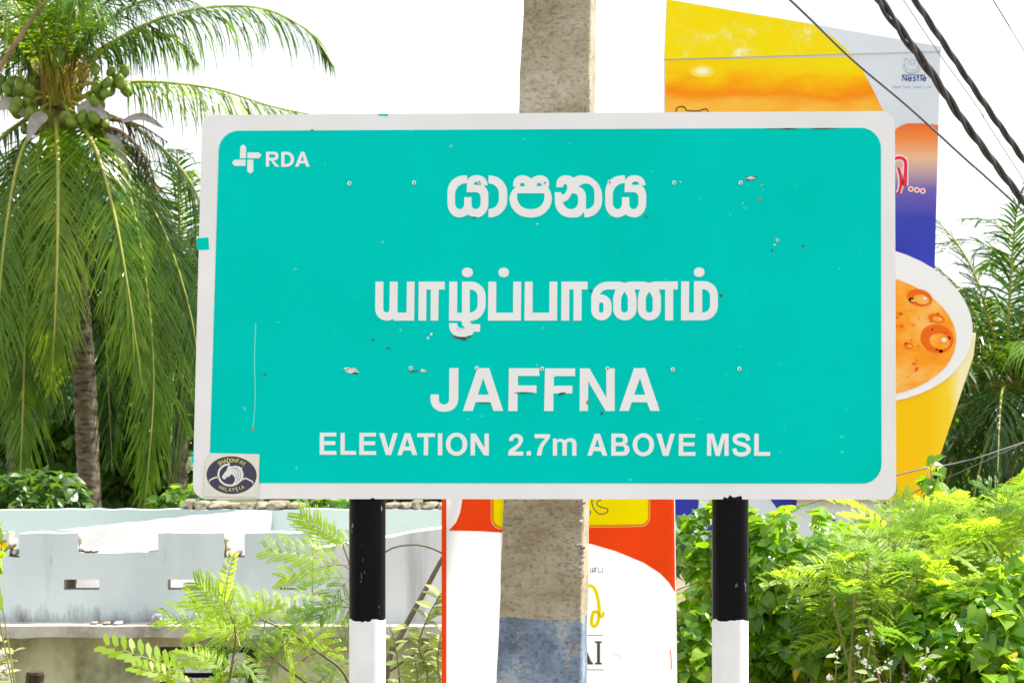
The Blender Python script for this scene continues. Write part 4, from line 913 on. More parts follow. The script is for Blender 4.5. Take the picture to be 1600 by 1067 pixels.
def left_palm():
    d = 30.0; rr = random.Random(11)
    base = Vector((P(146, 0, d).x, d, GZ))
    R = empty('coconut_palm', base, 'tall coconut palm with clusters of green nuts rising behind the pale building', 'palm tree')
    H = P(84, 150, d)
    trunk(R, [Vector((base.x+0.1, d, GZ-0.2)), P(140, 780, d), P(130, 560, d), P(108, 330, d), P(90, 180, d)], 0.152, 0.12)
    def fr(pts, L, mt=None, **k):
        frond(R, [P(x, y, d+o) for x, y, o in pts], L, rr, mt, **k)
    # px x, px y, depth offset
    fr([(120,120,0),(190,58,0.2),(290,18,0.4),(400,12,0.5),(480,48,0.5),(523,106,0.5)], 1.1, PALM, droop=1.1)
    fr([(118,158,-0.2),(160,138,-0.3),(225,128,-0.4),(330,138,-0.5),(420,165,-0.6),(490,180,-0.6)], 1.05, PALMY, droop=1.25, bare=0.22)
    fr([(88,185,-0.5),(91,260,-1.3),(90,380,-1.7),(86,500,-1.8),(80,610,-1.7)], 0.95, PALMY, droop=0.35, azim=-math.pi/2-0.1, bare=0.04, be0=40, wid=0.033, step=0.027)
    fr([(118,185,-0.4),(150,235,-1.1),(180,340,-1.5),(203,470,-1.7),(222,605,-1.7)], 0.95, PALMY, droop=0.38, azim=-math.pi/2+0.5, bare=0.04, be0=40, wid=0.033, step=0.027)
    fr([(135,180,-0.2),(185,250,-0.8),(222,400,-1.3),(240,590,-1.4),(226,795,-1.4)], 1.15, PALM, droop=0.42, azim=-math.pi/2+0.55, bare=0.04, be0=40, wid=0.033, step=0.027)
    fr([(140,190,0),(200,265,-0.3),(255,360,-0.6),(295,480,-0.7),(315,600,-0.7)], 1.0, PALM, droop=0.5, azim=-0.8)
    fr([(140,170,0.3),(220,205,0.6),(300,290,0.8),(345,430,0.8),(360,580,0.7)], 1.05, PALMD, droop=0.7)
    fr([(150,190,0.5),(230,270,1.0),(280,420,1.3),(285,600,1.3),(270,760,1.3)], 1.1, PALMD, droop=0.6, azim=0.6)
    fr([(60,190,-0.4),(30,250,-1.0),(8,370,-1.4),(-5,520,-1.5),(-15,640,-1.5)], 1.0, PALM, droop=0.45, azim=-math.pi/2-0.6)
    fr([(50,180,-0.1),(-10,230,-0.6),(-60,340,-0.9),(-90,480,-1.0)], 1.0, PALM, droop=0.6, azim=-math.pi+0.6)
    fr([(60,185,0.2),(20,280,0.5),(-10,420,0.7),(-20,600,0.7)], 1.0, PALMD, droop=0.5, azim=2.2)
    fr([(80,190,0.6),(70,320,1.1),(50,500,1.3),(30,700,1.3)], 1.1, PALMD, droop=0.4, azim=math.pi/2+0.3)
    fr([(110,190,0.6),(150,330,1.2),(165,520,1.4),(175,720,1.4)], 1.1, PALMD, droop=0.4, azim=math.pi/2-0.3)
    fr([(70,185,-0.2),(52,300,-0.8),(42,450,-1.0),(36,640,-1.1),(30,780,-1.1)], 1.05, PALM, droop=0.4, azim=-math.pi/2-0.35)
    fr([(40,150,0),(-30,130,0.2),(-120,160,0.3),(-190,250,0.3)], 1.0, PALM, droop=0.8)
    # upper crown
    fr([(85,110,0),(95,30,0.1),(120,-80,0.3),(170,-190,0.5)], 0.95, PALM, droop=0.35)
    fr([(98,105,0.1),(130,20,0.4),(190,-60,0.7),(280,-110,0.8),(370,-80,0.8)], 1.0, PALM, droop=0.8)
    fr([(105,115,-0.1),(150,50,-0.5),(215,5,-0.8),(290,0,-0.9),(345,30,-0.9)], 0.75, PALMD, droop=0.8)
    fr([(92,110,-0.2),(100,40,-0.6),(118,-30,-0.8),(135,-60,-1.0),(150,-40,-1.3)], 1.0, PALMD, droop=0.9, azim=-math.pi/2)
    fr([(70,110,0),(55,20,0.2),(30,-80,0.3),(-10,-160,0.3)], 1.0, PALM, droop=0.4)
    fr([(62,115,0.2),(20,40,0.5),(-50,-20,0.7),(-130,-30,0.7)], 1.0, PALM, droop=0.7)
    fr([(58,120,-0.2),(20,70,-0.6),(-40,40,-0.8),(-100,60,-0.8)], 0.95, PALMD, droop=0.8)
    fr([(78,105,-0.3),(62,20,-0.9),(50,-60,-1.3),(40,-90,-1.8),(35,-50,-2.2)], 0.95, PALM, droop=0.9, azim=-math.pi/2)
    fr([(108,120,0.2),(160,75,0.5),(220,50,0.8),(275,62,1.0),(310,100,1.0)], 0.9, PALM, droop=0.9)
    fr([(75,105,0.3),(40,30,0.8),(0,-20,1.0),(-60,-40,1.2)], 1.0, PALMY, droop=0.7)
    fr([(85,100,0.4),(105,10,1.0),(150,-60,1.4),(215,-90,1.6)], 1.1, PALMY, droop=0.8)
    fr([(70,110,-0.3),(48,60,-0.7),(15,35,-1.0),(-20,60,-1.3)], 0.9, PALMY, droop=0.8)
    fr([(95,105,-0.3),(108,50,-0.9),(112,5,-1.4),(118,-10,-1.8),(122,20,-2.2)], 1.0, PALM, droop=0.9, azim=-math.pi/2+0.2)
    fr([(130,185,0.5),(190,240,0.9),(240,330,1.1),(262,450,1.2),(262,580,1.2)], 1.1, PALMD, droop=0.6, azim=0.5)
    fr([(95,190,0.5),(120,300,1.0),(125,430,1.2),(118,560,1.2)], 1.1, PALMD, droop=0.5, azim=1.4)
    fr([(80,100,0.1),(70,20,0.4),(75,-60,0.6),(100,-130,0.8)], 1.05, PALM, droop=0.7)
    fr([(66,108,0.1),(30,50,0.2),(-15,10,0.3),(-70,5,0.3)], 1.05, PALM, droop=0.9)
    fr([(100,108,0.3),(140,40,0.5),(180,-10,0.6),(235,-30,0.7),(290,-5,0.7)], 1.1, PALMD, droop=1.1)
    fr([(60,120,0.4),(25,90,0.8),(-20,85,1.0),(-70,120,1.1)], 1.0, PALMD, droop=0.9)
    fr([(88,100,0.5),(80,30,1.1),(60,-30,1.5),(25,-60,1.7)], 1.1, PALMD, droop=0.9)
    for pts in ([(150,195,-.5),(195,210,-.6),(232,255,-.7),(248,315,-.7)], [(140,200,-.4),(175,240,-.6),(205,290,-.7),(215,340,-.7)], [(55,200,-.4),(30,235,-.6),(18,290,-.7)], [(160,185,-.3),(215,195,-.4),(262,222,-.5)]):
        fr(pts, 0.42, DRYD, droop=1.0, ribm=RACHB, bare=0.15, step=0.05)
    # bare brown stalk of a shed leaf, crossing the crown
    mb = MB(); c = catmull([P(-12,125,d-1.6), P(20,75,d-1.7), P(52,28,d-1.7), P(66,8,d-1.7), P(95,-20,d-1.7)], 8); mb.tube(c, [0.035*(1-0.5*i/(len(c)-1)) for i in range(len(c))], 8); mb.build('bare_stalk', RACHB, R, smooth=True)
    # sheaths round the growing point
    for (x0, y0, x1, y1, o, w0) in ((92,215,90,140,0.0,0.19),(100,200,108,140,-0.1,0.12),(80,200,70,140,-0.1,0.12),(84,165,82,70,-0.18,0.10),(104,165,118,90,-0.12,0.08),(66,165,48,95,-0.12,0.08),(95,160,96,45,-0.2,0.07),(75,170,66,80,-0.2,0.07),(112,160,140,105,0.0,0.06),(55,165,28,110,0,0.06),(88,150,90,50,0.1,0.14)):
        mb = MB(); c = [P(x0,y0,d+o), P((x0+x1)/2,(y0+y1)/2,d+o-0.05), P(x1,y1,d+o*0.6)]; mb.tube(c, [w0*1.2, w0*0.9, w0*0.45], 8); mb.build('leaf_sheath', HUSK if rr.random() < 0.6 else RACH, R, smooth=True)
    for (x0, y0, x1, y1, w2) in ((74,182,42,222,0.085),(120,172,172,190,0.085),(165,212,202,268,0.07),(40,180,-10,172,0.08),(190,190,258,202,0.045)):
        spathe(R, P(x0,y0,d-0.75), P(x1,y1,d-0.8), w2)
    # flower stalks
    mb = MB()
    for i in range(46):
        x = rr.uniform(60, 150); y = rr.uniform(60, 140); c = [P(92+rr.uniform(-12,12), 150, d-0.25), P((92+x)/2, (150+y)/2-8, d-0.35), P(x, y, d-0.5), P(x+rr.uniform(-6,10), y+rr.uniform(15,45), d-0.55)]
        mb.tube(catmull(c, 3), 0.008, 3, False)
    o = mb.build('flower_stalks', FIBRE, R); o['kind'] = 'stuff'
    # coconuts in bunches
    for (x, y, nn, sx, sy) in ((22,150,13,26,26),(172,130,15,28,26),(150,160,4,12,8),(112,188,6,20,8),(38,168,6,16,10),(50,195,4,14,8),(92,92,3,9,9),(180,245,3,6,10),(152,190,5,14,8)):
        st = MB(); cc = P(x, y, d-0.6); st.tube(catmull([P(88,160,d-0.2), P((88+x)/2,(160+y)/2-12,d-0.5), cc], 5), 0.025, 6); st.build('bunch_stalk', RACH, R, smooth=True)
        placed = []
        for k in range(nn):
            for _ in range(40):
                p = P(x+rr.uniform(-sx,sx), y+rr.uniform(-sy,sy), d-0.6+rr.uniform(-0.22,0.22))
                if all((p-q).length > 0.12 for q in placed): break
            placed.append(p); c2 = link('coconut', COCO, None, R); c2.location = p - base; s = rr.uniform(0.52, 0.74); c2.scale = (s,)*3
            c2.rotation_euler = (rr.uniform(-.7,.7), rr.uniform(-.7,.7), rr.uniform(0,6.3))
left_palm()

def plain_palm(name, label, hx, hy, d, gx, n, Lf, seed, sc=1.0, nuts=False):
    rr = random.Random(seed); H = P(hx, hy, d); base = Vector((P(gx, 0, d).x, d, GZ))
    R = empty(name, base, label, 'palm tree')
    trunk(R, [Vector((base.x, d, GZ-0.2)), Vector((base.x*0.6+H.x*0.4, d, GZ+(H.z-GZ)*0.5)), H + Vector((0,0,-0.1))], 0.17, 0.12)
    for i in range(n):
        a = i*2.39996 + rr.uniform(-.2,.2); u = i/n                     # inner ones rise, outer ones hang
        e = math.radians(78 - 105*u + rr.uniform(-8, 8)); lf = Lf*rr.uniform(0.85, 1.1)
        h = Vector((math.cos(a), math.sin(a), 0)); p = H + Vector((0,0,0.15*(1-u))); pts = [p.copy()]; dv = h*math.cos(e) + Vector((0,0,1))*math.sin(e)
        for k in range(5):
            p = p + dv*(lf/5); pts.append(p.copy()); dv = (dv + Vector((0,0,-0.20-0.12*k*(1-0.5*u)))).normalized()
        frond(R, pts, 0.85*sc, rr, PALMD if i % 3 else PALM, droop=0.5, wid=0.042*sc, step=0.06, azim=a)
    return R
plain_palm('coconut_palm', 'shaggy coconut palm standing right behind the billboard cup', 1572, 625, 33.0, 1590, 42, 3.0, 31)
plain_palm('coconut_palm', 'second palm overlapping the shaggy palm beyond the cup billboard', 1655, 560, 35.0, 1665, 28, 3.1, 33)
plain_palm('coconut_palm', 'half hidden palm behind the nut-bearing coconut palm and its trunk', 282, 500, 36.0, 275, 40, 3.4, 41)
plain_palm('coconut_palm', 'low drooping palm at the back, mostly covered by the nut-bearing palm', 20, 480, 37.0, 30, 38, 3.6, 51)

# ------------------------------------------------------------------ broadleaf trees, shrubs, climbers
BARK = mottled('bark', [(0.3, (0.09, 0.07, 0.05)), (0.7, (0.22, 0.18, 0.13))], 8, 0.95, 0.1, 0.6, 30)
TWIG = mottled('green_twig', [(0.3, (0.16, 0.15, 0.05)), (0.7, (0.28, 0.26, 0.10))], 8, 0.8, 0.2)
VINE = leafmat('vine_leaf', (0.05, 0.17, 0.007), (0.17, 0.35, 0.018), (0.40, 0.68, 0.01), 0.55, 0.24, 0.6, 3)
VINEL = leafmat('vine_leaf_light', (0.11, 0.26, 0.012), (0.24, 0.40, 0.03), (0.55, 0.78, 0.02), 0.55, 0.24, 0.6, 3)
FEATH = leafmat('feather_leaf', (0.17, 0.31, 0.008), (0.31, 0.46, 0.02), (0.66, 0.88, 0.05), 0.6, 0.45, 0.35, 2)
FEATHD = leafmat('feather_leaf_deep', (0.08, 0.18, 0.02), (0.16, 0.29, 0.03), (0.34, 0.62, 0.04), 0.5, 0.45, 0.35, 2)
OLIVE = leafmat('grey_leaf', (0.26, 0.33, 0.10), (0.42, 0.48, 0.20), (0.62, 0.72, 0.12), 0.5, 0.45, 0.4, 3)
TREEL = leafmat('tree_leaf', (0.02, 0.07, 0.008), (0.06, 0.14, 0.015), (0.18, 0.34, 0.01), 0.42, 0.4, 0.4, 0.7)
FLOWER = leafmat('pale_flower', (0.62, 0.55, 0.58), (0.75, 0.70, 0.70), (0.8, 0.75, 0.7), 0.3, 0.5, 0.3, 5)
YELLOWL = leafmat('yellow_leaf', (0.55, 0.36, 0.01), (0.62, 0.46, 0.03), (0.7, 0.5, 0.02), 0.4, 0.5, 0.3, 5)
def heart_geo(s=1.0, fold=0.25, curl=0.2):
    """one heart-shaped blade: base at origin, growing along +x, upper side +z"""
    out = [(-0.10,0.0),(-0.16,0.16),(-0.10,0.34),(0.10,0.46),(0.36,0.43),(0.62,0.28),(0.84,0.10),(1.0,0.0)]
    mid = [(0.0,0.0),(0.12,0.0),(0.3,0.0),(0.55,0.0),(0.8,0.0),(1.0,0.0)]
    vs = []; fs = []
    z = lambda x, y: abs(y)*fold - curl*x*x
    ctr = [Vector((x*s, 0, z(x,0)*s)) for x, _ in mid]
    vs += ctr; k = len(mid)
    for sg in (1, -1):
        b = len(vs); vs += [Vector((x*s, sg*y*s, z(x,y)*s)) for x, y in out[1:-1]]
        tri = [(0, b, b+1), (0, b+1, 1), (1, b+1, b+2), (1, b+2, 2), (2, b+2, b+3), (2, b+3, 3), (3, b+3, b+4), (3, b+4, 4), (4, b+4, b+5), (4, b+5, 5)]
        fs += tri if sg < 0 else [t[::-1] for t in tri]
    return vs, fs
def oval_geo(s=1.0, w=0.2, fold=0.15, curl=0.25):
    xs = [0, 0.15, 0.4, 0.7, 1.0]; ws = [0.02, 0.75, 1.0, 0.7, 0.0]; vs = []; fs = []
    for x, k in zip(xs, ws):
        for sg in (-1, 0, 1): vs.append(Vector((x*s, sg*k*w*s, (abs(sg)*k*w*fold - curl*x*x)*s)))
    for i in range(4):
        for j in range(2): fs.append((i*3+j, (i+1)*3+j, (i+1)*3+j+1, i*3+j+1))
    return vs, fs
def pinnate_geo(rr, npair=6, plen=0.11, nl=13, ll=0.013, lw=0.0042, L=0.30, droop=0.35):
    """twice-feathered leaf: rib with pairs of combs of small leaflets; grows along +x"""
    mb = MB(); pts = [Vector((L*t, 0, -droop*L*t*t)) for t in (0, .2, .4, .6, .8, 1.0)]
    mb.tube(pts, [0.0022, 0.002, 0.0018, 0.0015, 0.001, 0.0006], 3, False, 1)
    for i in range(npair):
        t = 0.18 + 0.82*i/(npair-1); p = Vector((L*t, 0, -droop*L*t*t)); pl = plen*(0.75 + 0.5*math.sin(math.pi*min(1, t)))*rr.uniform(.85, 1.1)
        for sg in (-1, 1):
            an = math.radians(58 - 22*t + rr.uniform(-8, 8)); dv = Vector((math.cos(an), sg*math.sin(an), 0.18)).normalized(); q = p.copy()
            for k in range(nl):
                u = k/(nl-1); q = p + dv*pl*u + Vector((0, 0, -0.30*pl*u*u)); tt = (dv + Vector((0, 0, -0.6*u))).normalized(); sd = tt.cross(Vector((0, 0, 1))).normalized()
                for s2 in (-1, 1):
                    l2 = ll*(0.8 + 0.4*math.sin(math.pi*u)); e = (sd*s2*0.9 + tt*0.45 + Vector((0,0,rr.uniform(-.25,.1)))).normalized(); w = tt*lw
                    mb.add([q, q + e*l2*0.5 + w, q + e*l2, q + e*l2*0.5 - w], [(0, 1, 2, 3)])
    return mb
def mesh_of(vs, fs, name, mt):
    mb = MB(); mb.add(vs, fs); return mb.mesh(name, mt)
_pr = random.Random(2)
PIN = [pinnate_geo(_pr, 7, 0.115, 14, 0.0155, 0.006, 0.30).mesh('feather_leaf', [FEATH, TWIG]), pinnate_geo(_pr, 6, 0.10, 12, 0.016, 0.0062, 0.26, 0.55).mesh('feather_leaf', [FEATH, TWIG]), pinnate_geo(_pr, 6, 0.11, 13, 0.0155, 0.006, 0.28, 0.5).mesh('feather_leaf', [FEATHD, TWIG])]
def single_pinna(rr):
    mb = MB(); L = 0.17; pts = [Vector((L*t, 0, -0.35*L*t*t)) for t in (0, .25, .5, .75, 1)]; mb.tube(pts, 0.0014, 3, False, 1)
    for k in range(10):
        t = 0.12 + 0.86*k/9; p = Vector((L*t, 0, -0.35*L*t*t))
        for sg in (-1, 1):
            l2 = 0.034*(0.75 + 0.35*math.sin(math.pi*t)); e = Vector((0.55, sg*0.85, rr.uniform(-.2, .1))).normalized(); w = Vector((0.0075, 0, 0))
            mb.add([p, p+e*l2*0.35+w, p+e*l2*0.75+w*0.9, p+e*l2, p+e*l2*0.75-w*0.8, p+e*l2*0.35-w], [(0,1,2,3,4,5)])
    return mb.mesh('feather_leaf', [FEATH, TWIG])
PINB = single_pinna(_pr)
YHEART = mesh_of(*heart_geo(1, 0.3, 0.3), 'leaf', YELLOWL)
HEART_SHADED = [mesh_of(*heart_geo(1, 0.25, 0.25), 'leaf', TREEL), mesh_of(*heart_geo(1, 0.4, 0.1), 'leaf', TREEL)]  # dark tree-leaf colour puts the palm's shade into these bush leaves
HEARTS = [mesh_of(*heart_geo(1, 0.25, 0.25), 'leaf', VINE), mesh_of(*heart_geo(1, 0.1, 0.45), 'leaf', VINEL), mesh_of(*heart_geo(1, 0.4, 0.1), 'leaf', VINE)]
OVALS = [mesh_of(*oval_geo(1, 0.2), 'leaf', OLIVE), mesh_of(*oval_geo(1, 0.28, 0.3, 0.1), 'leaf', OLIVE)]
def orient(dirv, upv, roll=0):
    x = dirv.normalized(); z = upv - x*upv.dot(x)
    if z.length < 1e-3: z = Vector((0, 1, 0)) - x*x.y
    z.normalize(); y = z.cross(x); m = Matrix((x, y, z)).transposed()
    return m @ Matrix.Rotation(roll, 3, 'X')
def place(me, R, pos, m3, s, name='leaf'):
    o = link(name, me, None, R); o.matrix_local = Matrix.Translation(pos - R.location) @ (m3.to_4x4() @ Matrix.Scale(s, 4)); return o
def in_ell(rr, c, r, shell=0.5):
    while True:
        v = Vector((rr.uniform(-1,1), rr.uniform(-1,1), rr.uniform(-1,1)))
        if v.length <= 1 and v.length > 0.05: break
    v = v.normalized()*(v.length**shell); return c + Vector((v.x*r[0], v.y*r[1], v.z*r[2])), v
def stems(R, base, tips, rr, r0, mt, name='stem'):
    for k, t in enumerate(tips):
        m = base.lerp(t, 0.55) + Vector((rr.uniform(-.15,.15), rr.uniform(-.15,.15), 0.12)); c = catmull([base + Vector((rr.uniform(-.1,.1), rr.uniform(-.1,.1), -0.15)), m, t], 8)
        mb = MB(); mb.tube(c, [r0*(1-0.75*i/(len(c)-1)) for i in range(len(c))], 6); mb.build(name, mt, R, smooth=True)
def leafy_bush(name, label, cat, base, ells, nleaf, size, seed, meshes, geos, mats, stem_mat=BARK, r0=0.03, group=None, nobj=280, lname='leaf'):
    """ells: list of (centre, radii, weight); nearest leaves are objects, the rest one mesh"""
    rr = random.Random(seed); R = empty(name, base, label, cat, group); tw = sum(e[2] for e in ells); L = []
    for c, r, wt in ells:
        for _ in range(int(nleaf*wt/tw)):
            p, v = in_ell(rr, c, r, 0.45)
            p += Vector((0.03*noise.noise(p*4), 0, 0.05*noise.noise(p*3+Vector((9,0,0)))))
            if noise.noise(p*4.2 + Vector((seed, 0, 0))) < -0.24: continue          # hollows that let the sun in
            dv = (Vector((rr.gauss(0,1), rr.gauss(0,1), rr.gauss(-0.75, 0.6))) + v*0.8).normalized(); up = (v + Vector((rr.gauss(0,.5), rr.gauss(-0.3,.5), 0.9))).normalized()
            L.append((p, orient(dv, up), size*rr.uniform(0.6, 1.25)))
    L.sort(key=lambda t: t[0].y)
    for i, (p, m3, s) in enumerate(L[:nobj]): place(YHEART if nobj > 250 and i % 23 == 7 else rr.choice(meshes), R, p, m3, s, lname)
    mbs = [MB() for _ in geos]
    for p, m3, s in L[nobj:]:
        k = rr.randrange(len(geos)); vs, fs = geos[k]; mbs[k].add([p + m3 @ (v*s) for v in vs], fs)
    for mb, mt in zip(mbs, mats):
        if mb.v: o = mb.build('foliage', mt, R); o['kind'] = 'stuff'
    stems(R, base, [c + Vector((rr.uniform(-.5,.5)*r[0], rr.uniform(-.5,.5)*r[1], rr.uniform(-.2,.6)*r[2])) for c, r, wt in ells for _ in range(3)], rr, r0, stem_mat)
    return R
GEO_H = [heart_geo(1, 0.25, 0.25), heart_geo(1, 0.1, 0.45)]
def E(px, py, d, rx, ry, rz, wt=None): return (P(px, py, d), (rx*d/F, ry, rz*d/F), wt or rx*rz/1000.0)
def gz(y): t = min(1, max(0, (y-9)/5.0)); return -1.0*(t*t*(3-2*t))
def gp(px, d): return Vector((P(px, 0, d).x, d, gz(d)))

# climbers and shrubs on the right
leafy_bush('climber_bush', 'dense bush of heart-shaped green leaves behind the right sign post', 'bush', gp(1190, 10.8),
    [E(1130,900,10.9,95,0.26,120), E(1240,930,10.7,110,0.28,130), E(1110,1060,10.6,90,0.26,110), E(1250,850,11.0,75,0.24,60), E(1310,1060,10.5,120,0.26,90), E(1340,960,10.6,60,0.22,60)], 5400, 0.064, 61, HEARTS + HEARTS[1:2]*3, GEO_H, [VINE, VINEL])
leafy_bush('climber_bush', 'bush of large bright heart-shaped leaves in front of the feathery trees', 'bush', gp(1520, 9.8),
    [E(1530,990,9.8,90,0.24,70), E(1440,1020,9.9,80,0.24,75), E(1585,930,10.0,50,0.22,60), E(1540,1080,9.6,120,0.24,80), E(1490,940,10.0,45,0.3,40)], 1900, 0.074, 62, HEARTS + HEARTS[1:2]*3, GEO_H, [VINEL, VINE])
leafy_bush('climbing_vine', 'slim vine of small heart-shaped leaves climbing at the foot of the cup billboard', 'vine', gp(1455, 12.6),
    [E(1455,745,12.6,16,0.12,40), E(1460,800,12.6,20,0.15,40), E(1440,860,12.6,24,0.15,40)], 150, 0.075, 63, HEARTS, GEO_H, [VINE, VINEL], TWIG, 0.012)
leafy_bush('climber_bush', 'shaded thicket of small leaves at the foot of the billboard posts', 'bush', gp(1250, 14.5),
    [E(1150,960,14.5,80,0.5,150), E(1260,960,14.5,110,0.5,150), E(1400,950,14.5,100,0.5,130), E(1530,940,14.5,100,0.5,130), E(1100,1060,14.2,50,0.4,120)], 3600, 0.10, 67, HEARTS, GEO_H, [VINE, VINEL], nobj=120)
def feather_tree(name, label, base, ells, n, seed, size=1.0, meshes=PIN, r0=0.025, mt=TWIG, up=0.55, nobj=260):
    rr = random.Random(seed); R = empty(name, base, label, 'shrub'); tw = sum(e[2] for e in ells); tips = []; L = []
    for c, r, wt in ells:
        k = max(2, int(n*wt/tw))
        for i in range(k):
            p, v = in_ell(rr, c, r, 0.6); a = rr.uniform(0, 6.283)
            dv = Vector((math.cos(a), math.sin(a)*0.9, rr.gauss(up-0.25, 0.3))) + v*0.7; L.append((p, dv, Vector((rr.gauss(0,.3), rr.gauss(-.2,.3), 1)), size*rr.uniform(0.75, 1.25)))
        tips += [c + Vector((rr.uniform(-.6,.6)*r[0], rr.uniform(-.6,.6)*r[1], rr.uniform(-.1,.8)*r[2])) for _ in range(4)]
    for p, dv, u, s in L: place(rr.choice(meshes), R, p, orient(dv, u), s, 'feather_leaf')
    stems(R, base, tips, rr, r0, mt); return R
feather_tree('feathery_shrub', 'tall lime green feathery shrub rising beside the cup billboard', gp(1530, 11.6), [E(1545,835,11.6,60,0.4,45), E(1480,860,11.5,70,0.4,45), E(1590,810,11.8,30,0.3,40), E(1420,880,11.4,60,0.35,45), E(1560,900,11.3,60,0.35,50), E(1390,840,11.4,45,0.3,35)], 290, 71, 0.78)
feather_tree('feathery_shrub', 'yellow green feathery shrub spreading in front of the heart-leaved bush', gp(1390, 10.1), [E(1370,905,10.1,60,0.25,35), E(1310,925,10.1,45,0.25,28), E(1440,925,10.1,60,0.25,35), E(1400,850,10.3,45,0.25,30), E(1370,980,10.0,50,0.25,35)], 130, 72, 0.72)
# left feathery saplings between building and sign: sprays laid from twig to tip
def sapling(label, px, d, sprays, twigs, seed):
    rr = random.Random(seed); base = gp(px, d); R = empty('feathery_sapling', base, label, 'shrub')
    for q in sprays:
        bx, by, tx, ty = q[:4]; k = q[4] if len(q) > 4 else 'l'
        me, L0 = {'l': (PIN[0], 0.36), 'm': (PIN[1], 0.32), 'd': (PIN[2], 0.34), 'b': (PINB, 0.17)}[k]
        o = rr.uniform(-0.22, 0.22); a = P(bx, by, d+o); t = P(tx, ty, d+o+rr.uniform(-0.08, 0.08)); v = t - a
        place(me, R, a, orient(v + Vector((0, 0, v.length*0.25)), Vector((rr.gauss(0,.25), rr.uniform(-1.0,-0.35), 0.75))), v.length/L0*1.05, 'feather_leaf')
        tw = MB(); m = min(twigs, key=lambda w: min(abs(p[0]-bx)+abs(p[1]-by) for p in w)); n = min(m, key=lambda p: abs(p[0]-bx)+abs(p[1]-by))
        tw.tube([P(n[0], n[1], d), P((n[0]+bx)/2, (n[1]+by)/2-4, d+o*0.5), a], 0.0028, 5); tw.build('twig', TWIG, R)
    for w_ in twigs:
        c = catmull([P(x, y, d) for x, y in w_] , 6); mb = MB(); mb.tube(c, [0.010*(1-0.7*i/(len(c)-1)) for i in range(len(c))], 6); mb.build('stem', BARK, R, smooth=True)
    return R
GB = 533.5 + (EYE - gz(10.5))*F/10.5
sapling('lime green feathery sapling in front of the mossy wall, touching the left sign post', 560, 10.5,
    [(530,870,462,803),(545,852,470,818,'b'),(520,880,415,862),(545,882,436,908),(548,905,470,905,'d'),(548,935,478,955,'d'),(540,965,458,942,'d'),(546,905,500,968,'d'),(560,880,575,800),
     (420,968,330,902),(420,972,300,937,'m'),(412,985,260,962),(402,992,296,990,'m'),(430,988,340,1018,'d'),(430,972,482,1064,'m'),(440,982,524,1012,'m'),(450,1000,398,1072,'d'),(480,985,398,935),(505,1000,418,1012,'m'),
     (472,1012,542,962),(472,1032,548,1052,'d'),(462,1062,410,1100,'m'),(505,1062,556,1092,'d'),(400,1045,340,1092,'d'),(535,1040,470,1085,'d'),(420,1030,352,1052,'m'),(530,1020,560,960,'d'),(500,950,440,985,'d'),(515,930,460,925,'m'),(395,1000,330,955)],
    [[(575,GB),(560,1200),(545,1067),(500,1020),(455,990),(415,970),(390,960)], [(575,GB),(565,1200),(556,1050),(552,950),(548,890),(535,850)], [(575,GB),(540,1200),(500,1090),(440,1040),(395,1000)]], 73)
sapling('small feathery sapling with long bright leaf sprays before the building window', 330, 10.2,
    [(300,1062,168,1016,'b'),(345,1035,238,1040,'b'),(305,1075,212,1046,'b'),(350,945,352,882,'b'),(365,965,288,915),(372,990,300,975,'m'),(350,1050,282,1010),(360,1060,300,1092,'m'),(372,1030,420,1075,'d'),(345,1068,260,1090,'b'),(380,985,428,935,'m'),(355,1000,318,1062,'d'),(370,1045,310,1040,'l'),(375,1010,440,1000,'d')],
    [[(340,GB),(345,1200),(352,1100),(362,1040),(368,990),(355,945)], [(340,GB),(330,1200),(325,1120),(312,1080),(296,1062)]], 74)
# flowering weeds at the bottom right
def flowers():
    rr = random.Random(81); base = gp(1370, 9.6); R = empty('flowering_weed', base, 'weed with clusters of tiny pale pink flowers under the feathery shrub', 'plant'); tips = []
    for i in range(34):
        p, v = in_ell(rr, P(1385, 1045, 9.6), (0.24, 0.2, 0.15), 0.6); tips.append(p)
        mb = MB()
        for k in range(7):
            a = rr.uniform(0, 6.3); q = p + Vector((rr.gauss(0,.006), rr.gauss(0,.006), rr.gauss(0,.006))); vs, fs = oval_geo(1, 0.4); m3 = orient(Vector((math.cos(a), -0.5, math.sin(a))), Vector((0,-1,0.5))); mb.add([q + m3 @ (v2*0.010) for v2 in vs], fs)
        mb.build('flower', FLOWER, R)
        if i % 2 == 0: place(rr.choice(OVALS), R, p - Vector((0,0,0.03)), orient(Vector((rr.gauss(0,1), rr.gauss(0,1), 0.1)), Vector((0,-.4,1))), 0.06)
    stems(R, base, tips[::4], rr, 0.006, TWIG)
flowers()
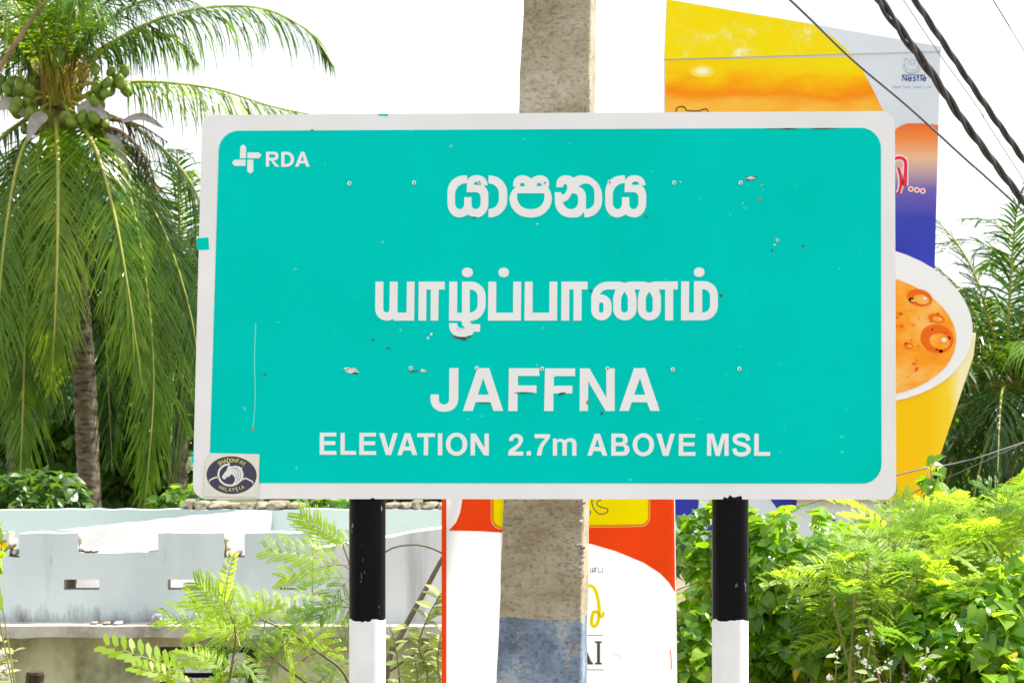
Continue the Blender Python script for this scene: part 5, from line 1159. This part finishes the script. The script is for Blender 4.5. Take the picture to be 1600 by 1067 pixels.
# dry shrub between the left post and the banner
def dry_shrub():
    rr = random.Random(91); d = 9.6; base = gp(640, d); R = empty('dry_shrub', base, 'grey-leaved shrub with bent bare branches between left sign post and banner', 'shrub')
    def br(pts, r0, r1, m=BARK):
        c = catmull([P(x, y, d+o) for x, y, o in pts], 8); mb = MB(); mb.tube(c, [r0 + (r1-r0)*i/(len(c)-1) for i in range(len(c))], 7); mb.build('branch', m, R, smooth=True); return c
    br([(590,1200,0),(606,1040,0),(630,985,0),(660,930,0),(688,878,0),(712,840,0.05)], 0.014, 0.008)
    br([(560,905,0.05),(604,861,0),(640,851,0),(668,854,0),(694,866,0),(715,885,0)], 0.003, 0.0045)
    br([(560,1080,0.05),(612,1046,0),(650,1020,0),(700,1008,0)], 0.005, 0.006)
    sts = [br([(660,1200,-.1),(668,1060,-.1),(655,1010,-.1),(668,965,-.1),(690,925,-.1)], 0.006, 0.002, TWIG), br([(625,1200,-.1),(625,1080,-.1),(618,1010,-.1),(608,975,-.1)], 0.005, 0.002, TWIG), br([(700,1220,-.1),(690,1090,-.1),(684,1030,-.1),(690,985,-.1)], 0.005, 0.002, TWIG), br([(590,1200,-.1),(640,1090,-.1),(652,1060,-.1),(648,1030,-.1)], 0.005, 0.002, TWIG)]
    for c in sts:
        for i in range(6, len(c), 1):
            for sg in (-1, 1):
                if rr.random() < 0.48: continue
                dv = Vector((sg*rr.uniform(.4,1), rr.uniform(-.6,.4), rr.uniform(0,.9))); place(rr.choice(OVALS), R, c[i], orient(dv, Vector((rr.gauss(0,.4),-0.5,1))), rr.uniform(.05,.085))
dry_shrub()
# small things at the left edge
leafy_bush('climbing_vine', 'small sprig of round bright leaves against the pale parapet end', 'vine', gp(-25, 10.0), [E(0,840,10.0,14,0.08,28), E(-20,900,10.0,26,0.1,40), E(-8,880,10.0,14,0.1,14)], 46, 0.085, 64, HEARTS[1:2]+HEARTS[:1], GEO_H, [VINE, VINEL], TWIG, 0.008)
def left_bits():
    rr = random.Random(95)
    post = MB(); d = 12.0; c = P(54, 1049, d); post.tube([Vector((c.x, d, gz(d)-0.3)), Vector((c.x, d, c.z-0.05)), Vector((c.x+0.004, d, c.z-0.012)), Vector((c.x+0.004, d, c.z))], [0.046, 0.045, 0.046, 0.040], 14)
    post.thing('wooden_post', mottled('charred_wood', [(0.3, (0.02, 0.016, 0.012)), (0.7, (0.10, 0.07, 0.05))], 14, 0.95, 0.1, 0.8, 40, (2, 2, 0.4)), Vector((c.x, d, gz(d))), 'short dark weathered wooden post below the mossy wall', 'post', smooth=False)
    base = gp(2, 10.5); R = empty('flowering_weed', base, 'weed with small pink flower head at the foot of the mossy wall', 'plant'); tips = []
    for (x, y) in ((10,1042),(2,1020),(14,1060),(-8,1050)):
        p = P(x, y, 10.5); tips.append(p); mb = MB()
        for k in range(16):
            a = rr.uniform(0, 6.3); q = p + Vector((rr.gauss(0,.008), rr.gauss(0,.006), rr.gauss(0,.008))); vs, fs = oval_geo(1, 0.45); m3 = orient(Vector((math.cos(a), -0.5, math.sin(a))), Vector((0,-1,0.5))); mb.add([q + m3 @ (v2*0.018) for v2 in vs], fs)
        mb.build('flower', FLOWER, R)
    for k in range(26): place(rr.choice(OVALS), R, P(rr.uniform(-30,26), rr.uniform(1000,1090), 10.5+rr.uniform(-.1,.1)), orient(Vector((rr.gauss(0,1), rr.gauss(0,1), .4)), Vector((0,-.4,1))), 0.07)
    stems(R, base, tips, rr, 0.006, TWIG)
left_bits()

# trees behind the palm and along the far side
def broad_tree(label, base, ells, nleaf, size, seed, mt=TREEL, r0=0.14):
    rr = random.Random(seed); R = empty('broadleaf_tree', base, label, 'tree'); tw = sum(e[2] for e in ells); mb = MB(); vs0, fs0 = oval_geo(1, 0.3)
    for c, r, wt in ells:
        for _ in range(int(nleaf*wt/tw/5)):
            p, v = in_ell(rr, c, r, 0.5)
            if noise.noise(p*0.9 + Vector((seed, 0, 0))) < -0.22: continue
            for k in range(5):
                dv = Vector((rr.gauss(0,1), rr.gauss(0,1), rr.gauss(-0.3,.6))) + v*0.6; m3 = orient(dv, (v + Vector((rr.gauss(0,.4), rr.gauss(0,.4), 0.8)))); s = size*rr.uniform(.6,1.2); q = p + Vector((rr.gauss(0,.12), rr.gauss(0,.12), rr.gauss(0,.12)))
                mb.add([q + m3 @ (v2*s) for v2 in vs0], fs0)
    o = mb.build('crown', mt, R); o['kind'] = 'stuff'
    stems(R, base, [c for c, r, wt in ells], rr, r0, BARK, 'trunk')
def gb(px, d): return Vector((P(px, 0, d).x, d, GZ))
broad_tree('dense dark broadleaf tree filling the gap behind the coconut palm trunk', gb(200, 41), [E(190,600,41,110,1.6,130), E(260,700,40,80,1.2,120), E(110,690,40,90,1.2,110), E(300,540,42,70,1.2,100)], 11000, 0.30, 101)
broad_tree('dark leafy tree at the building end behind the low palm', gb(0, 42), [E(10,640,42,90,1.6,120), E(60,760,40,90,1.2,70), E(-80,600,42,110,1.6,150)], 8000, 0.30, 102)
leafy_bush('climber_bush', 'low bush of broad leaves coloured dark for palm shade, just over the mint back wall', 'bush', gb(60, 26.0), [E(60,775,26.0,75,0.6,40), E(10,800,26,60,0.5,60), E(110,810,26,40,0.5,40)], 1100, 0.12, 65, HEART_SHADED, GEO_H[:1], [TREEL], nobj=200)
leafy_bush('climber_bush', 'low green bush showing between rubble stones and the sign edge', 'bush', gb(520, 25.0), [E(520,800,25.0,70,0.6,26), E(290,800,25,50,0.5,40)], 800, 0.11, 66, HEART_SHADED+HEARTS[:1], GEO_H, [TREEL, VINE], nobj=200)
broad_tree('dark tree behind the shaggy palm beyond the billboard', gb(1640, 45), [E(1660,690,45,120,1.6,110), E(1540,730,44,90,1.5,90)], 6000, 0.30, 103)
broad_tree('broad green tree hidden mostly behind the teal sign', gb(560, 46), [E(560,560,46,150,1.8,140), E(480,680,45,110,1.5,110), E(650,660,45,120,1.5,120)], 8000, 0.32, 104)
broad_tree('second broad green tree behind the teal sign and concrete pole', gb(900, 48), [E(900,570,48,160,1.8,130), E(800,680,47,120,1.5,110), E(1000,670,47,120,1.5,110)], 8000, 0.32, 105)
def far_wood():
    rr = random.Random(111); mb = MB(); vs0, fs0 = oval_geo(1, 0.34)
    for i in range(9000):
        x = rr.uniform(-70, 70); y = 85 + rr.uniform(0, 8); top = 3.2 + 1.6*noise.noise(Vector((x*0.12, 0, 0))) + 0.7*noise.noise(Vector((x*0.5, 3, 0))); z = GZ + (top-GZ)*rr.random()**0.6
        m3 = orient(Vector((rr.gauss(0,1), rr.gauss(0,1), rr.gauss(0,.6))), Vector((rr.gauss(0,.5), rr.gauss(-.3,.5), 1))); p = Vector((x, y, z)); mb.add([p + m3 @ (v*0.9) for v in vs0], fs0)
    o = mb.build('far_woodland', TREEL); tag(o, 'distant low belt of green woodland along the horizon', 'woodland', None, 'stuff')
far_wood()
